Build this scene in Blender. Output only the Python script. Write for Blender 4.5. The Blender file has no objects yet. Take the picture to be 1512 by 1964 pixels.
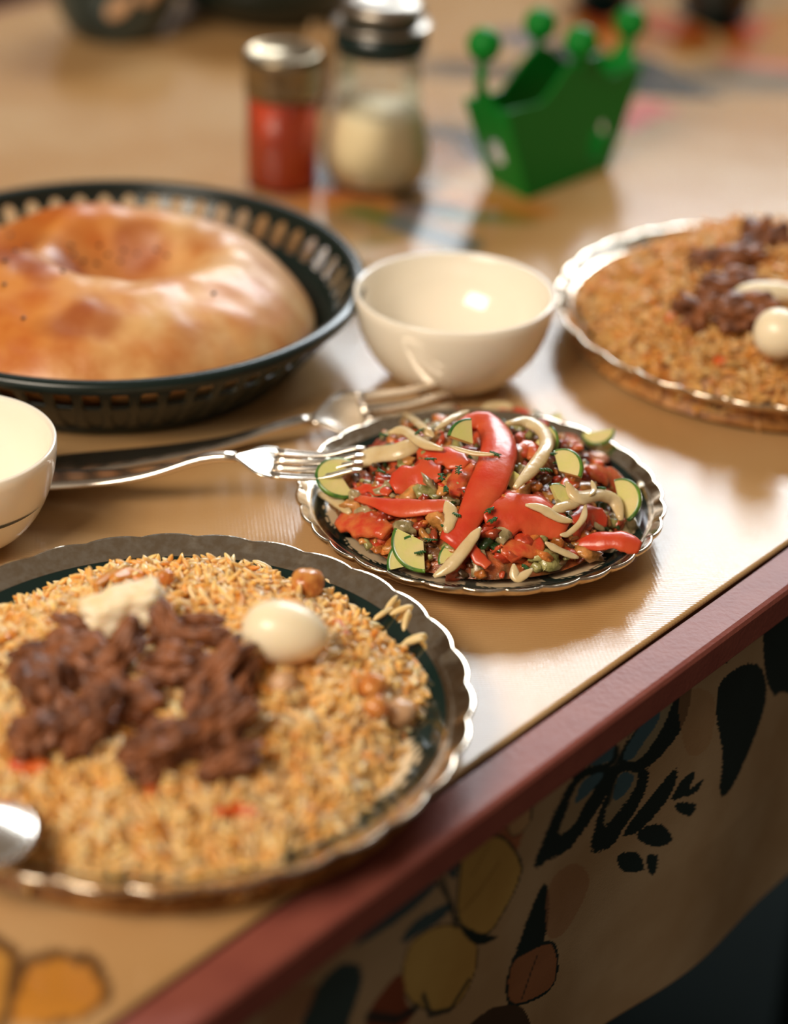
import bpy, math, random
import numpy as np
from mathutils import Vector, noise as mnoise
random.seed(7); rng = np.random.default_rng(7)
C = bpy.context.scene.collection
ZT = 0.75                       # table top height
F, CX, CY = 4000.0, 756.0, 982.0  # focal length in pixels of the 1512x1964 frame
CAMH = ZT + 0.49

# ---------------------------------------------------------------- camera
def cam_basis(p=30.0, r=2.2):
    p = math.radians(p); r = math.radians(r)
    f = np.array([0, math.cos(p), -math.sin(p)]); rt = np.array([1.0, 0, 0]); up = np.array([0, math.sin(p), math.cos(p)])
    return rt*math.cos(r)+up*math.sin(r), -rt*math.sin(r)+up*math.cos(r), f
RT, UP, FW = cam_basis()
CAM = np.array([0, 0, CAMH])
from mathutils import Matrix
cd = bpy.data.cameras.new('camera'); cam = bpy.data.objects.new('camera', cd); C.objects.link(cam)
cam.matrix_world = Matrix(((RT[0], UP[0], -FW[0], 0), (RT[1], UP[1], -FW[1], 0), (RT[2], UP[2], -FW[2], CAMH), (0, 0, 0, 1)))
cd.sensor_fit = 'VERTICAL'; cd.sensor_height = 36.0; cd.lens = F/1964*36
cd.clip_start = 0.02
cd.dof.use_dof = True; cd.dof.focus_distance = 0.915; cd.dof.aperture_fstop = 2.9
bpy.context.scene.camera = cam

# ---------------------------------------------------------------- light and exposure
sc = bpy.context.scene
sc.view_settings.view_transform = 'Standard'; sc.view_settings.look = 'None'
sc.view_settings.gamma = 1.0; sc.view_settings.exposure = -0.22
sc.view_settings.use_curve_mapping = False
w = bpy.data.worlds.new('world'); sc.world = w; w.use_nodes = True
w.node_tree.nodes['Background'].inputs[0].default_value = (1.0, 0.77, 0.56, 1)
w.node_tree.nodes['Background'].inputs[1].default_value = 0.19
WY = 3.8
def area(name, x, z, sx, sz, power, col):
    l = bpy.data.lights.new(name, 'AREA'); l.shape = 'RECTANGLE'; l.size = sx; l.size_y = sz
    l.energy = power; l.color = col
    o = bpy.data.objects.new(name, l); C.objects.link(o)
    o.location = (x, WY+0.03, z); o.rotation_euler = (math.radians(-90), 0, 0)
    return o
area('daylight_upper_sash', 0.86, ZT+1.88, 2.05, 0.95, 145, (0.88, 0.95, 1.0))
area('daylight_lower_sash', 0.35, ZT+1.13, 3.0, 0.46, 6, (1.0, 0.93, 0.86))
lf = area('warm_fill', 0, 0, 1.3, 1.0, 98, (1.0, 0.86, 0.69))  # added warm fill from behind left of the camera, no known source there
lf.location = (-1.3, -0.7, 2.75)
lf.rotation_euler = (Vector((0, 0.9, ZT))-Vector(lf.location)).to_track_quat('-Z', 'Y').to_euler()

# ---------------------------------------------------------------- helpers
def P(x, y, h=0.0):
    """point at height h over the table seen at pixel x, y"""
    d = FW+RT*(x-CX)/F-UP*(y-CY)/F
    return CAM+d*((ZT+h-CAMH)/d[2])
def pxm(p):
    return F/((np.array(p)-CAM)@FW)          # pixels per metre at a point
def march(x, y, hf, lift=0.0):
    """first point of the pixel's ray on the height field hf(x, y) (+lift) over the table"""
    d = FW+RT*(x-CX)/F-UP*(y-CY)/F
    a = (ZT+0.09-CAMH)/d[2]; b = (ZT-CAMH)/d[2]
    for t in np.linspace(a, b, 240):
        p = CAM+d*t
        if p[2]-ZT <= hf(p[0], p[1])+lift: return p
    return CAM+d*b
ORI = {}
def new(name, parent=None, at=None, data=None):
    o = bpy.data.objects.new(name, data); C.objects.link(o)
    if parent is not None:
        o.parent = parent; ORI[o] = ORI[parent]
    else:
        ORI[o] = np.array(at if at is not None else (0, 0, 0), float); o.location = ORI[o]
    return o
def tag(o, label, cat, group=None, kind=None):
    if label: o['label'] = label
    if cat: o['category'] = cat
    if group: o['group'] = group
    if kind: o['kind'] = kind
    return o
def thing(name, label, cat, at, group=None):
    return tag(new(name, at=at), label, cat, group)
def mesh(name, V, Fc, m, parent=None, at=None, cols=None, smooth=True):
    V = np.asarray(V, float)
    if parent is None and at is None:
        at = np.array([(V[:, 0].min()+V[:, 0].max())/2, (V[:, 1].min()+V[:, 1].max())/2, V[:, 2].min()])
    org = ORI[parent] if parent is not None else np.array(at, float)
    me = bpy.data.meshes.new(name)
    L = V-org
    if isinstance(Fc, np.ndarray):
        n, k = Fc.shape
        me.vertices.add(len(L)); me.vertices.foreach_set('co', L.ravel())
        me.loops.add(n*k); me.loops.foreach_set('vertex_index', Fc.ravel().astype(np.int32))
        me.polygons.add(n); me.polygons.foreach_set('loop_start', (np.arange(n)*k).astype(np.int32))
        me.polygons.foreach_set('loop_total', np.full(n, k, np.int32)); me.update(calc_edges=True); me.validate()
    else:
        me.from_pydata([tuple(v) for v in L], [], [tuple(f) for f in Fc]); me.update()
    if smooth: me.polygons.foreach_set('use_smooth', [True]*len(me.polygons))
    if cols is not None:
        ca = me.color_attributes.new('Col', 'FLOAT_COLOR', 'POINT')
        c4 = np.ones((len(L), 4)); c4[:, :3] = cols; ca.data.foreach_set('color', c4.ravel())
    if m is not None: me.materials.append(m)
    return new(name, parent, at=at, data=me)
def join(parts):
    Vs, Fs, n = [], [], 0
    for V, Fc in parts:
        Vs.append(np.asarray(V, float)); Fs += [tuple(i+n for i in f) for f in Fc]; n += len(V)
    return np.vstack(Vs), Fs
def box(x0, x1, y0, y1, z0, z1):
    V = [(x, y, z) for z in (z0, z1) for y in (y0, y1) for x in (x0, x1)]
    return np.array(V, float), [(0, 2, 3, 1), (4, 5, 7, 6), (0, 1, 5, 4), (2, 6, 7, 3), (0, 4, 6, 2), (1, 3, 7, 5)]
def lathe(prof, c, seg=64, wob=None):
    """prof: list of (r, z over the table); wob(theta, i) -> (dr, dz)"""
    V = []; n = len(prof)
    for k in range(seg):
        t = 2*math.pi*k/seg
        for i, (r, z) in enumerate(prof):
            dr, dz = wob(t, i) if wob else (0, 0)
            V.append((c[0]+(r+dr)*math.cos(t), c[1]+(r+dr)*math.sin(t), c[2]+z+dz))
    Fc = []
    for k in range(seg):
        a = k*n; b = ((k+1) % seg)*n
        for i in range(n-1): Fc.append((a+i, b+i, b+i+1, a+i+1))
    return np.array(V), Fc
def spline(pts, n):
    """Catmull-Rom through pts"""
    pts = [np.array(p, float) for p in pts]
    if len(pts) == 2: return [pts[0]+(pts[1]-pts[0])*i/(n-1) for i in range(n)]
    q = [2*pts[0]-pts[1]]+pts+[2*pts[-1]-pts[-2]]; out = []
    for i in range(n):
        u = i/(n-1)*(len(pts)-1); k = min(int(u), len(pts)-2); t = u-k
        a, b, c, d = q[k:k+4]
        out.append(0.5*((2*b)+(-a+c)*t+(2*a-5*b+4*c-d)*t*t+(-a+3*b-3*c+d)*t**3))
    return out
def sweep(pts, w, t, nrm=(0, -0.35, 1), n=14, curl=0.0, tip=(0.35, 0.35), sec=10, rough=0.0, power=0.75):
    """solid strip along pts: half width w, half thickness t, bent across by curl"""
    c = spline(pts, n); V = []; Fc = []
    nv = np.array(nrm, float); nv /= np.linalg.norm(nv); sd = random.random()*50
    for i in range(n):
        T = c[min(i+1, n-1)]-c[max(i-1, 0)]; T /= np.linalg.norm(T)+1e-9
        S = np.cross(T, nv); S /= np.linalg.norm(S)+1e-9; N = np.cross(S, T)
        u = i/(n-1)
        k = min(1.0, tip[0]+(1-tip[0])*math.sin(min(1, u/0.3)*math.pi/2), tip[1]+(1-tip[1])*math.sin(min(1, (1-u)/0.3)*math.pi/2))
        ww = (w[0]+(w[1]-w[0])*u if isinstance(w, tuple) else w)*k
        if rough: ww *= 1+rough*mnoise.noise(Vector((sd, u*5, 0)))
        for j in range(sec):
            a = 2*math.pi*j/sec; ca, sa = math.cos(a), math.sin(a)
            x = math.copysign(abs(ca)**power, ca)*ww; z = math.copysign(abs(sa)**power, sa)*t*(0.5+0.5*k)
            p = c[i]+S*x+N*(z-curl*(x/(w[0] if isinstance(w, tuple) else w))**2)
            if rough: p = p+N*rough*t*1.5*mnoise.noise(Vector((p[0]*150, p[1]*150, sd)))
            V.append(p)
    for i in range(n-1):
        for j in range(sec):
            Fc.append((i*sec+j, i*sec+(j+1) % sec, (i+1)*sec+(j+1) % sec, (i+1)*sec+j))
    Fc.append(tuple(range(sec))[::-1]); Fc.append(tuple((n-1)*sec+j for j in range(sec)))
    return np.array(V), Fc
_ico = {}
def ico(sub):
    if sub in _ico: return _ico[sub]
    g = (1+5**.5)/2
    V = [Vector(v).normalized() for v in [(-1, g, 0), (1, g, 0), (-1, -g, 0), (1, -g, 0), (0, -1, g), (0, 1, g), (0, -1, -g), (0, 1, -g), (g, 0, -1), (g, 0, 1), (-g, 0, -1), (-g, 0, 1)]]
    T = [(0,11,5),(0,5,1),(0,1,7),(0,7,10),(0,10,11),(1,5,9),(5,11,4),(11,10,2),(10,7,6),(7,1,8),(3,9,4),(3,4,2),(3,2,6),(3,6,8),(3,8,9),(4,9,5),(2,4,11),(6,2,10),(8,6,7),(9,8,1)]
    for _ in range(sub):
        m = {}; N = []
        def mid(a, b):
            k = (min(a, b), max(a, b))
            if k not in m: V.append(((V[a]+V[b])/2).normalized()); m[k] = len(V)-1
            return m[k]
        for a, b, c in T:
            x, y, z = mid(a, b), mid(b, c), mid(c, a); N += [(a, x, z), (b, y, x), (c, z, y), (x, y, z)]
        T = N
    _ico[sub] = (V, T); return _ico[sub]
def frame(ax, up=(0, 0, 1)):
    X = np.array(ax, float); X /= np.linalg.norm(X); Y = np.cross(np.array(up, float), X); Y /= np.linalg.norm(Y); return X, Y, np.cross(X, Y)
def blob(c, ax, r, amp=0.15, fr=1.6, sub=3, fib=0.0, up=(0, 0, 1), taper=0.0, square=0.0):
    """lumpy ellipsoid: long axis ax, radii r; fib adds lengthwise fibres"""
    X, Y, Z = frame(ax, up); V0, T = ico(sub); sd = Vector((random.random()*40, random.random()*40, 0)); V = []
    for v in V0:
        q = v.copy()
        if square:
            mm = max(abs(q.x), abs(q.y), abs(q.z)); q = q*(1-square)+(q/mm)*square*0.85
        k = 1+amp*mnoise.fractal(v*fr+sd, 1.0, 2.0, 3)
        if fib: k += fib*mnoise.noise(Vector((v.x*1.3, v.y*7, v.z*7))+sd)
        tp = 1-taper*q.x
        V.append(np.array(c)+X*q.x*r[0]*k+Y*q.y*r[1]*k*tp+Z*q.z*r[2]*k*tp)
    return np.array(V), T

# ---------------------------------------------------------------- materials
def mat(name, col, rough=0.5, metal=0.0, spec=0.5, coat=0.0, coat_rough=0.08, var=None, vscale=40, bump=0.0, bscale=200,
        sss=0.0, sss_r=(0.01, 0.006, 0.003), vcol=False, aniso=None, detail=4):
    m = bpy.data.materials.new(name); m.use_nodes = True; nt = m.node_tree; N = nt.nodes; Lk = nt.links
    b = N['Principled BSDF']
    b.inputs['Base Color'].default_value = (*col, 1); b.inputs['Roughness'].default_value = rough
    b.inputs['Metallic'].default_value = metal; b.inputs['Specular IOR Level'].default_value = spec
    b.inputs['Coat Weight'].default_value = coat; b.inputs['Coat Roughness'].default_value = coat_rough
    if sss:
        b.inputs['Subsurface Weight'].default_value = sss; b.inputs['Subsurface Radius'].default_value = sss_r
        b.inputs['Subsurface Scale'].default_value = 1.0
    tc = N.new('ShaderNodeTexCoord'); src = None
    if vcol:
        at = N.new('ShaderNodeAttribute'); at.attribute_name = 'Col'; src = at.outputs['Color']
    if var is not None:
        nz = N.new('ShaderNodeTexNoise'); nz.inputs['Scale'].default_value = vscale; nz.inputs['Detail'].default_value = detail
        Lk.new(tc.outputs['Object'], nz.inputs['Vector'])
        rp = N.new('ShaderNodeValToRGB'); rp.color_ramp.elements[0].position = 0.36; rp.color_ramp.elements[1].position = 0.64
        Lk.new(nz.outputs['Fac'], rp.inputs['Fac'])
        mx = N.new('ShaderNodeMix'); mx.data_type = 'RGBA'; Lk.new(rp.outputs['Color'], mx.inputs['Factor'])
        if src is None:
            mx.inputs[6].default_value = (*col, 1); mx.inputs[7].default_value = (*var, 1)
        else:
            mu = N.new('ShaderNodeMix'); mu.data_type = 'RGBA'; mu.blend_type = 'MULTIPLY'; mu.inputs['Factor'].default_value = 1
            Lk.new(src, mu.inputs[6]); mu.inputs[7].default_value = (*var, 1)
            Lk.new(src, mx.inputs[6]); Lk.new(mu.outputs[2], mx.inputs[7])
        src = mx.outputs[2]
    if src is not None: Lk.new(src, b.inputs['Base Color'])
    if bump:
        n2 = N.new('ShaderNodeTexNoise'); n2.inputs['Scale'].default_value = bscale; n2.inputs['Detail'].default_value = 3
        Lk.new(tc.outputs['Object'], n2.inputs['Vector'])
        bp = N.new('ShaderNodeBump'); bp.inputs['Strength'].default_value = bump; bp.inputs['Distance'].default_value = 0.001
        Lk.new(n2.outputs['Fac'], bp.inputs['Height']); Lk.new(bp.outputs['Normal'], b.inputs['Normal'])
    return m
def clear_glass(name, tint=(0.93, 0.95, 0.93), base=0.05):
    m = bpy.data.materials.new(name); m.use_nodes = True; nt = m.node_tree; N = nt.nodes; N.clear()
    o = N.new('ShaderNodeOutputMaterial'); t = N.new('ShaderNodeBsdfTransparent'); g = N.new('ShaderNodeBsdfGlossy')
    t.inputs[0].default_value = (*tint, 1); g.inputs['Roughness'].default_value = 0.04
    lw = N.new('ShaderNodeLayerWeight'); lw.inputs[0].default_value = 0.35
    mr = N.new('ShaderNodeMath'); mr.operation = 'MULTIPLY_ADD'; mr.inputs[1].default_value = 0.7; mr.inputs[2].default_value = base
    x = N.new('ShaderNodeMixShader')
    nt.links.new(lw.outputs['Fresnel'], mr.inputs[0]); nt.links.new(mr.outputs[0], x.inputs[0])
    nt.links.new(t.outputs[0], x.inputs[1]); nt.links.new(g.outputs[0], x.inputs[2]); nt.links.new(x.outputs[0], o.inputs[0])
    return m
def cloth_mat(name, vs, lined=True):
    m = mat(name, (0.5, 0.3, 0.15), rough=0.15, spec=0.38, vcol=True, var=vs, vscale=9, detail=2)
    nt = m.node_tree; N = nt.nodes; Lk = nt.links; b = N['Principled BSDF']
    tc = N.new('ShaderNodeTexCoord'); mp = N.new('ShaderNodeMapping'); mp.inputs['Rotation'].default_value = (0, 0, math.radians(-8))
    Lk.new(tc.outputs['Object'], mp.inputs[0])
    w1 = N.new('ShaderNodeTexWave'); w1.inputs['Scale'].default_value = 210; w1.bands_direction = 'Y'; w1.inputs['Distortion'].default_value = 1.2; w1.inputs['Detail'].default_value = 1
    w1.inputs['Detail Scale'].default_value = 2
    w2 = N.new('ShaderNodeTexWave'); w2.inputs['Scale'].default_value = 170; w2.bands_direction = 'X'; w2.inputs['Distortion'].default_value = 1.5
    nz = N.new('ShaderNodeTexNoise'); nz.inputs['Scale'].default_value = 520; nz.inputs['Detail'].default_value = 2
    n3 = N.new('ShaderNodeTexNoise'); n3.inputs['Scale'].default_value = 28; n3.inputs['Detail'].default_value = 2
    for k in (w1, w2, nz): Lk.new(mp.outputs[0], k.inputs['Vector'])
    Lk.new(tc.outputs['Object'], n3.inputs['Vector'])
    def add(a, b_, f):
        k = N.new('ShaderNodeMath'); k.operation = 'MULTIPLY_ADD'; k.inputs[1].default_value = f
        Lk.new(b_, k.inputs[0]); Lk.new(a, k.inputs[2]); return k.outputs[0]
    h = add(w1.outputs['Fac'], w2.outputs['Fac'], 0.35); h = add(h, nz.outputs['Fac'], 0.75); h = add(h, n3.outputs['Fac'], 4.0)
    bp = N.new('ShaderNodeBump'); bp.inputs['Strength'].default_value = 0.55; bp.inputs['Distance'].default_value = 0.00007
    Lk.new(h, bp.inputs['Height']); Lk.new(bp.outputs['Normal'], b.inputs['Normal'])
    # the print is a little darker between the raised threads
    src = b.inputs['Base Color'].links[0].from_socket
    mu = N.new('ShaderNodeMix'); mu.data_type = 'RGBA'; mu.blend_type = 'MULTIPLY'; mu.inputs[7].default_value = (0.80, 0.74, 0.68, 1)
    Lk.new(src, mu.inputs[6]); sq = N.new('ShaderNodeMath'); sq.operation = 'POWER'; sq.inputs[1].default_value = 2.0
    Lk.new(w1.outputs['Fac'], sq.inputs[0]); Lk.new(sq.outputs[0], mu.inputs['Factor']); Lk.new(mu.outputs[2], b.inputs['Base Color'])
    return m
M = {}
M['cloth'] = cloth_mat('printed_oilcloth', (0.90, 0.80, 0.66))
M['skirt'] = mat('printed_cloth', (0.4, 0.3, 0.2), rough=0.6, spec=0.25, vcol=True, var=(0.8, 0.72, 0.62), vscale=16, bump=0.15, bscale=900)
M['trim'] = mat('painted_trim', (0.25, 0.072, 0.052), rough=0.40, spec=0.22, var=(0.22, 0.060, 0.045), vscale=55, bump=0.25, bscale=400)
M['wood'] = mat('table_wood', (0.20, 0.09, 0.04), rough=0.5, var=(0.12, 0.05, 0.02), vscale=12)
M['floor'] = mat('dark_floor', (0.008, 0.016, 0.015), rough=0.7, spec=0.08, var=(0.005, 0.011, 0.010), vscale=6)
M['wall'] = mat('wall_paint', (0.20, 0.14, 0.09), rough=0.8, bump=0.1)
M['frame'] = mat('window_paint', (0.7, 0.68, 0.62), rough=0.5)
M['plate'] = mat('printed_glaze', (0.6, 0.5, 0.4), rough=0.12, spec=0.5, vcol=True, coat=0.5)
M['silver'] = mat('silvered_rim', (0.86, 0.80, 0.70), rough=0.15, metal=1.0, vcol=True, bump=0.18, bscale=160, var=(0.82, 0.74, 0.64), vscale=260)
M['porcelain'] = mat('cream_porcelain', (0.90, 0.82, 0.69), rough=0.14, coat=0.4, sss=0.15, sss_r=(0.01, 0.008, 0.006))
M['line'] = mat('dark_line_glaze', (0.01, 0.02, 0.022), rough=0.2)
M['black'] = mat('black_plastic', (0.0045, 0.013, 0.011), rough=0.27, spec=0.5)
M['rice'] = mat('rice', (0.8, 0.5, 0.2), rough=0.34, spec=0.5, vcol=True, sss=0.45, sss_r=(0.005, 0.0035, 0.0015))
M['mound'] = mat('rice_underlayer', (0.50, 0.23, 0.06), rough=0.5, var=(0.26, 0.10, 0.025), vscale=120, bump=1.0, bscale=250)
M['egg'] = mat('egg_white', (0.93, 0.81, 0.60), rough=0.28, sss=0.4, sss_r=(0.010, 0.008, 0.005), var=(0.92, 0.77, 0.54), vscale=30)
M['meat'] = mat('stewed_meat', (0.29, 0.104, 0.040), rough=0.44, spec=0.35, var=(0.075, 0.024, 0.010), vscale=90, bump=0.6, bscale=420)
M['fat'] = mat('pale_fat', (0.95, 0.82, 0.62), rough=0.35, sss=0.4, sss_r=(0.01, 0.006, 0.003), var=(0.90, 0.66, 0.38), vscale=90, bump=0.4, bscale=180)
M['chickpea'] = mat('chickpea', (0.46, 0.13, 0.025), rough=0.25, coat=0.3, var=(0.62, 0.28, 0.07), vscale=260, bump=0.5, bscale=300, sss=0.2)
M['carrot'] = mat('carrot', (0.62, 0.20, 0.025), rough=0.35, var=(0.70, 0.32, 0.05), vscale=90, sss=0.2)
M['carrot_red'] = mat('red_carrot', (0.62, 0.07, 0.015), rough=0.35, var=(0.60, 0.17, 0.03), vscale=90, sss=0.2)
M['tomato'] = mat('tomato_skin', (0.56, 0.042, 0.013), rough=0.32, coat=0.12, var=(0.62, 0.10, 0.03), vscale=48, sss=0.25, sss_r=(0.006, 0.0015, 0.0005), bump=0.5, bscale=150)
M['tomato_flesh'] = mat('tomato_flesh', (0.56, 0.055, 0.020), rough=0.25, coat=0.3, var=(0.60, 0.16, 0.04), vscale=170, sss=0.25, sss_r=(0.006, 0.002, 0.001), bump=0.7, bscale=220)
M['onion'] = mat('onion_flesh', (0.68, 0.54, 0.32), rough=0.25, coat=0.25, var=(0.60, 0.43, 0.21), vscale=80, sss=0.35, sss_r=(0.006, 0.005, 0.002), bump=0.3, bscale=260)
M['cuke'] = mat('cucumber_flesh', (0.62, 0.60, 0.20), rough=0.25, coat=0.3, var=(0.72, 0.60, 0.28), vscale=90, sss=0.3, sss_r=(0.004, 0.005, 0.001), bump=0.25, bscale=300)
M['rind'] = mat('cucumber_rind', (0.02, 0.10, 0.018), rough=0.3, coat=0.3, var=(0.16, 0.30, 0.03), vscale=120)
M['dill'] = mat('dill', (0.018, 0.085, 0.014), rough=0.45)
M['mix'] = mat('salad_mix', (0.30, 0.07, 0.02), rough=0.3, coat=0.4, vcol=True, var=(0.4, 0.4, 0.3), vscale=170, bump=0.8, bscale=300)
M['steel'] = mat('steel', (0.88, 0.80, 0.70), rough=0.27, metal=1.0)  # warm tint stands in for reflections of warm room surfaces
M['bread'] = mat('bread_crust', (0.6, 0.25, 0.06), rough=0.42, spec=0.55, vcol=True, coat=0.10, coat_rough=0.25, var=(0.80, 0.55, 0.36), vscale=42, bump=0.5, bscale=110)
M['seed'] = mat('black_seed', (0.015, 0.012, 0.008), rough=0.5)
M['red'] = mat('red_paste', (0.78, 0.075, 0.018), rough=0.35, var=(0.68, 0.055, 0.014), vscale=30, coat=0.25)
M['salt'] = mat('creamy_powder', (0.92, 0.76, 0.50), rough=0.6, bump=0.2)
M['glass'] = clear_glass('clear_glass')
M['tin'] = mat('tin_lid', (0.36, 0.29, 0.19), rough=0.30, metal=1.0)
M['chrome'] = mat('chrome', (0.40, 0.36, 0.31), rough=0.32, metal=1.0)
M['green'] = mat('green_plastic', (0.002, 0.20, 0.020), rough=0.45, spec=0.2)
M['dark'] = mat('dark_glaze', (0.005, 0.016, 0.014), rough=0.25)
M['darkprint'] = mat('dark_patterned_glaze', (0.005, 0.016, 0.014), rough=0.22, var=(0.06, 0.09, 0.09), vscale=22)
M['cream'] = mat('cream_glaze', (0.6, 0.36, 0.2), rough=0.3)
M['toothpick'] = mat('toothpick_wood', (0.5, 0.30, 0.13), rough=0.6)
M['bench'] = mat('dark_vinyl', (0.005, 0.012, 0.012), rough=0.55, spec=0.15)
M['juice'] = mat('juice', (0.5, 0.16, 0.03), rough=0.08, coat=1.0)

# ---------------------------------------------------------------- table, cloths, room
EA = P(1512, 1040); EB = P(300, 1895)
EU = (EA-EB)/np.linalg.norm(EA-EB); EN = np.array([-EU[1], EU[0], 0])      # along and across the table
def TW(s, t, z=0.0): return EA+EU*s+EN*t+np.array([0, 0, z])
def rotbox(s0, s1, t0, t1, z0, z1):
    V, Fc = box(s0, s1, t0, t1, z0, z1)
    return np.array([TW(a, b, c) for a, b, c in V]), Fc
def grid(corner_fn, na, nb):
    V = corner_fn(*np.meshgrid(np.linspace(0, 1, na), np.linspace(0, 1, nb), indexing='ij'))
    i = np.arange(na*nb).reshape(na, nb)
    return V, np.stack([i[:-1, :-1], i[1:, :-1], i[1:, 1:], i[:-1, 1:]], -1).reshape(-1, 4)
def inpoly(X, Y, poly):
    ins = np.zeros(X.shape, bool); n = len(poly)
    for i in range(n):
        x0, y0 = poly[i]; x1, y1 = poly[(i+1) % n]
        if y0 == y1: continue
        ins ^= ((Y < y0) != (Y < y1)) & (X < (x1-x0)*(Y-y0)/(y1-y0)+x0)
    return ins
def segdist(X, Y, pts):
    d = np.full(X.shape, 9.0)
    for (x0, y0), (x1, y1) in zip(pts[:-1], pts[1:]):
        L2 = (x1-x0)**2+(y1-y0)**2+1e-12
        t = np.clip(((X-x0)*(x1-x0)+(Y-y0)*(y1-y0))/L2, 0, 1)
        d = np.minimum(d, np.hypot(X-x0-t*(x1-x0), Y-y0-t*(y1-y0)))
    return d
class Print:
    """flat print laid out in the cloth's own plane coordinates (metres)"""
    def __init__(s, A, B, col, to):
        s.A, s.B = A, B; s.c = np.empty(A.shape+(3,)); s.c[:] = col; s.to = to
    def _pts(s, pts, smooth):
        q = [s.to(x, y) for x, y in pts]
        if smooth and len(q) > 2:
            n = len(q); out = []
            for i in range(n):
                a, b, c, d = [np.array(q[(i+k) % n]) for k in (-1, 0, 1, 2)]
                for t in np.linspace(0, 1, 6)[:-1]:
                    out.append(0.5*((2*b)+(-a+c)*t+(2*a-5*b+4*c-d)*t*t+(-a+3*b-3*c+d)*t**3))
            q = [tuple(v) for v in out]
        return q
    def poly(s, pts, col, a=1.0, smooth=True, outline=None, ow=0.0008, jag=0.0):
        q = s._pts(pts, smooth); x = [p[0] for p in q]; y = [p[1] for p in q]; pad = 0.01
        m = (s.A > min(x)-pad) & (s.A < max(x)+pad) & (s.B > min(y)-pad) & (s.B < max(y)+pad)
        if not m.any(): return
        X, Y = s.A[m].copy(), s.B[m].copy()
        if jag:
            X += jag*np.sin(Y*2600)*np.cos(X*1900); Y += jag*np.sin(X*2300+1)*np.cos(Y*1700)
        k = inpoly(X, Y, q); c = s.c[m]
        c[k] = c[k]*(1-a)+np.array(col)*a
        if outline is not None:
            d = segdist(X, Y, q+[q[0]]); k = d < ow; c[k] = outline
        s.c[m] = c
    def line(s, pts, w, col, a=1.0):
        q = [s.to(x, y) for x, y in pts]; x = [p[0] for p in q]; y = [p[1] for p in q]
        m = (s.A > min(x)-w) & (s.A < max(x)+w) & (s.B > min(y)-w) & (s.B < max(y)+w)
        if not m.any(): return
        d = segdist(s.A[m], s.B[m], q); c = s.c[m]; k = (np.clip(1-d/w, 0, 1)**0.5*a)[:, None]; k[d >= w] = 0
        s.c[m] = c*(1-k)+np.array(col)*k

S0, S1, T1 = -0.62, 1.10, 0.885
# tablecloth: top sheet with a 1.5 mm thick edge
na, nb = 690, 356
Vt, Ft = grid(lambda u, v: (EA[None]+np.outer((S0+(S1-S0)*u).ravel(), EU)+np.outer((T1*v).ravel(), EN)), na, nb)
AA = np.repeat(np.linspace(S0, S1, na), nb); BB = np.tile(np.linspace(0, T1, nb), na)
def to_top(x, y):
    p = P(x, y)-EA; return float(p@EU), float(p@EN)
pr = Print(AA, BB, (0.53, 0.34, 0.165), to_top)
DK, BL, GR, OR, PK, RD, BR = (0.004, 0.010, 0.010), (0.10, 0.13, 0.20), (0.07, 0.18, 0.05), (0.55, 0.22, 0.04), (0.62, 0.16, 0.14), (0.45, 0.08, 0.02), (0.10, 0.05, 0.02)
pr.poly([(25, 1890), (45, 1840), (110, 1822), (180, 1835), (213, 1885), (200, 1935), (150, 1960), (60, 1964)], (0.13, 0.065, 0.025))
pr.poly([(40, 1900), (62, 1856), (115, 1842), (168, 1858), (196, 1893), (186, 1925), (140, 1950), (30, 1962)], (0.55, 0.24, 0.035))
pr.poly([(-120, 1850), (-40, 1795), (20, 1805), (42, 1850), (25, 1920), (0, 1990), (-120, 1990)], (0.13, 0.065, 0.025))
pr.poly([(-100, 1860), (-40, 1812), (5, 1825), (20, 1860), (5, 1920), (-20, 1990), (-100, 1990)], (0.55, 0.28, 0.06))
for pts, wd, c in [([(560, 366), (640, 372), (690, 390)], .018, PK), ([(620, 385), (720, 400), (800, 430)], .026, OR), ([(640, 420), (720, 450)], .012, (0.3, 0.2, 0.09)),
                   ([(690, 405), (780, 432), (880, 468)], .016, GR), ([(770, 432), (890, 470)], .014, BL), ([(790, 408), (880, 412)], .016, BL), ([(870, 410), (1000, 416)], .015, GR),
                   ([(880, 385), (960, 388), (1010, 402)], .022, OR), ([(640, 350), (800, 360)], .02, BR), ([(780, 385), (860, 398)], .012, DK), ([(840, 255), (905, 265), (900, 300)], .022, DK),
                   ([(830, 280), (860, 320)], .02, OR), ([(870, 130), (960, 138)], .026, DK), ([(800, 130), (870, 140)], .02, (0.2, 0.15, 0.1)), ([(990, 70), (1010, 80)], .025, BL),
                   ([(620, 330), (650, 350)], .014, BL), ([(700, 470), (760, 455)], .008, (0.3, 0.24, 0.1))]:
    pr.line(pts, wd, c, 0.95)
pr.poly([(990, 120), (1100, 74), (1170, 88), (1250, 112), (1310, 140), (1345, 168), (1385, 190), (1260, 186), (1190, 180), (1000, 170)], DK)
pr.poly([(1205, 205), (1240, 190), (1305, 216), (1270, 222), (1225, 246), (1200, 250)], PK)
pr.line([(1330, 150), (1400, 138), (1470, 152), (1600, 150)], 0.03, (0.14, 0.11, 0.08), 0.9)
for k in range(9): pr.line([(1350+k*24, 150), (1365+k*24, 180)], 0.006, (0.2, 0.16, 0.11), 0.9)
pr.poly([(1090, 10), (1160, 25), (1200, 70), (1180, 100), (1130, 75)], OR)
pr.poly([(1110, 25), (1160, 35), (1180, 62), (1140, 55)], RD)
pr.poly([(1200, 30), (1290, 28), (1370, 70), (1330, 105), (1240, 100), (1200, 70)], (0.42, 0.18, 0.03))
pr.poly([(1225, 25), (1290, 32), (1360, 68), (1330, 80), (1240, 55)], RD)
pr.poly([(1380, 60), (1440, 30), (1600, 20), (1600, 120), (1450, 120), (1400, 95)], (0.42, 0.18, 0.03))
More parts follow.
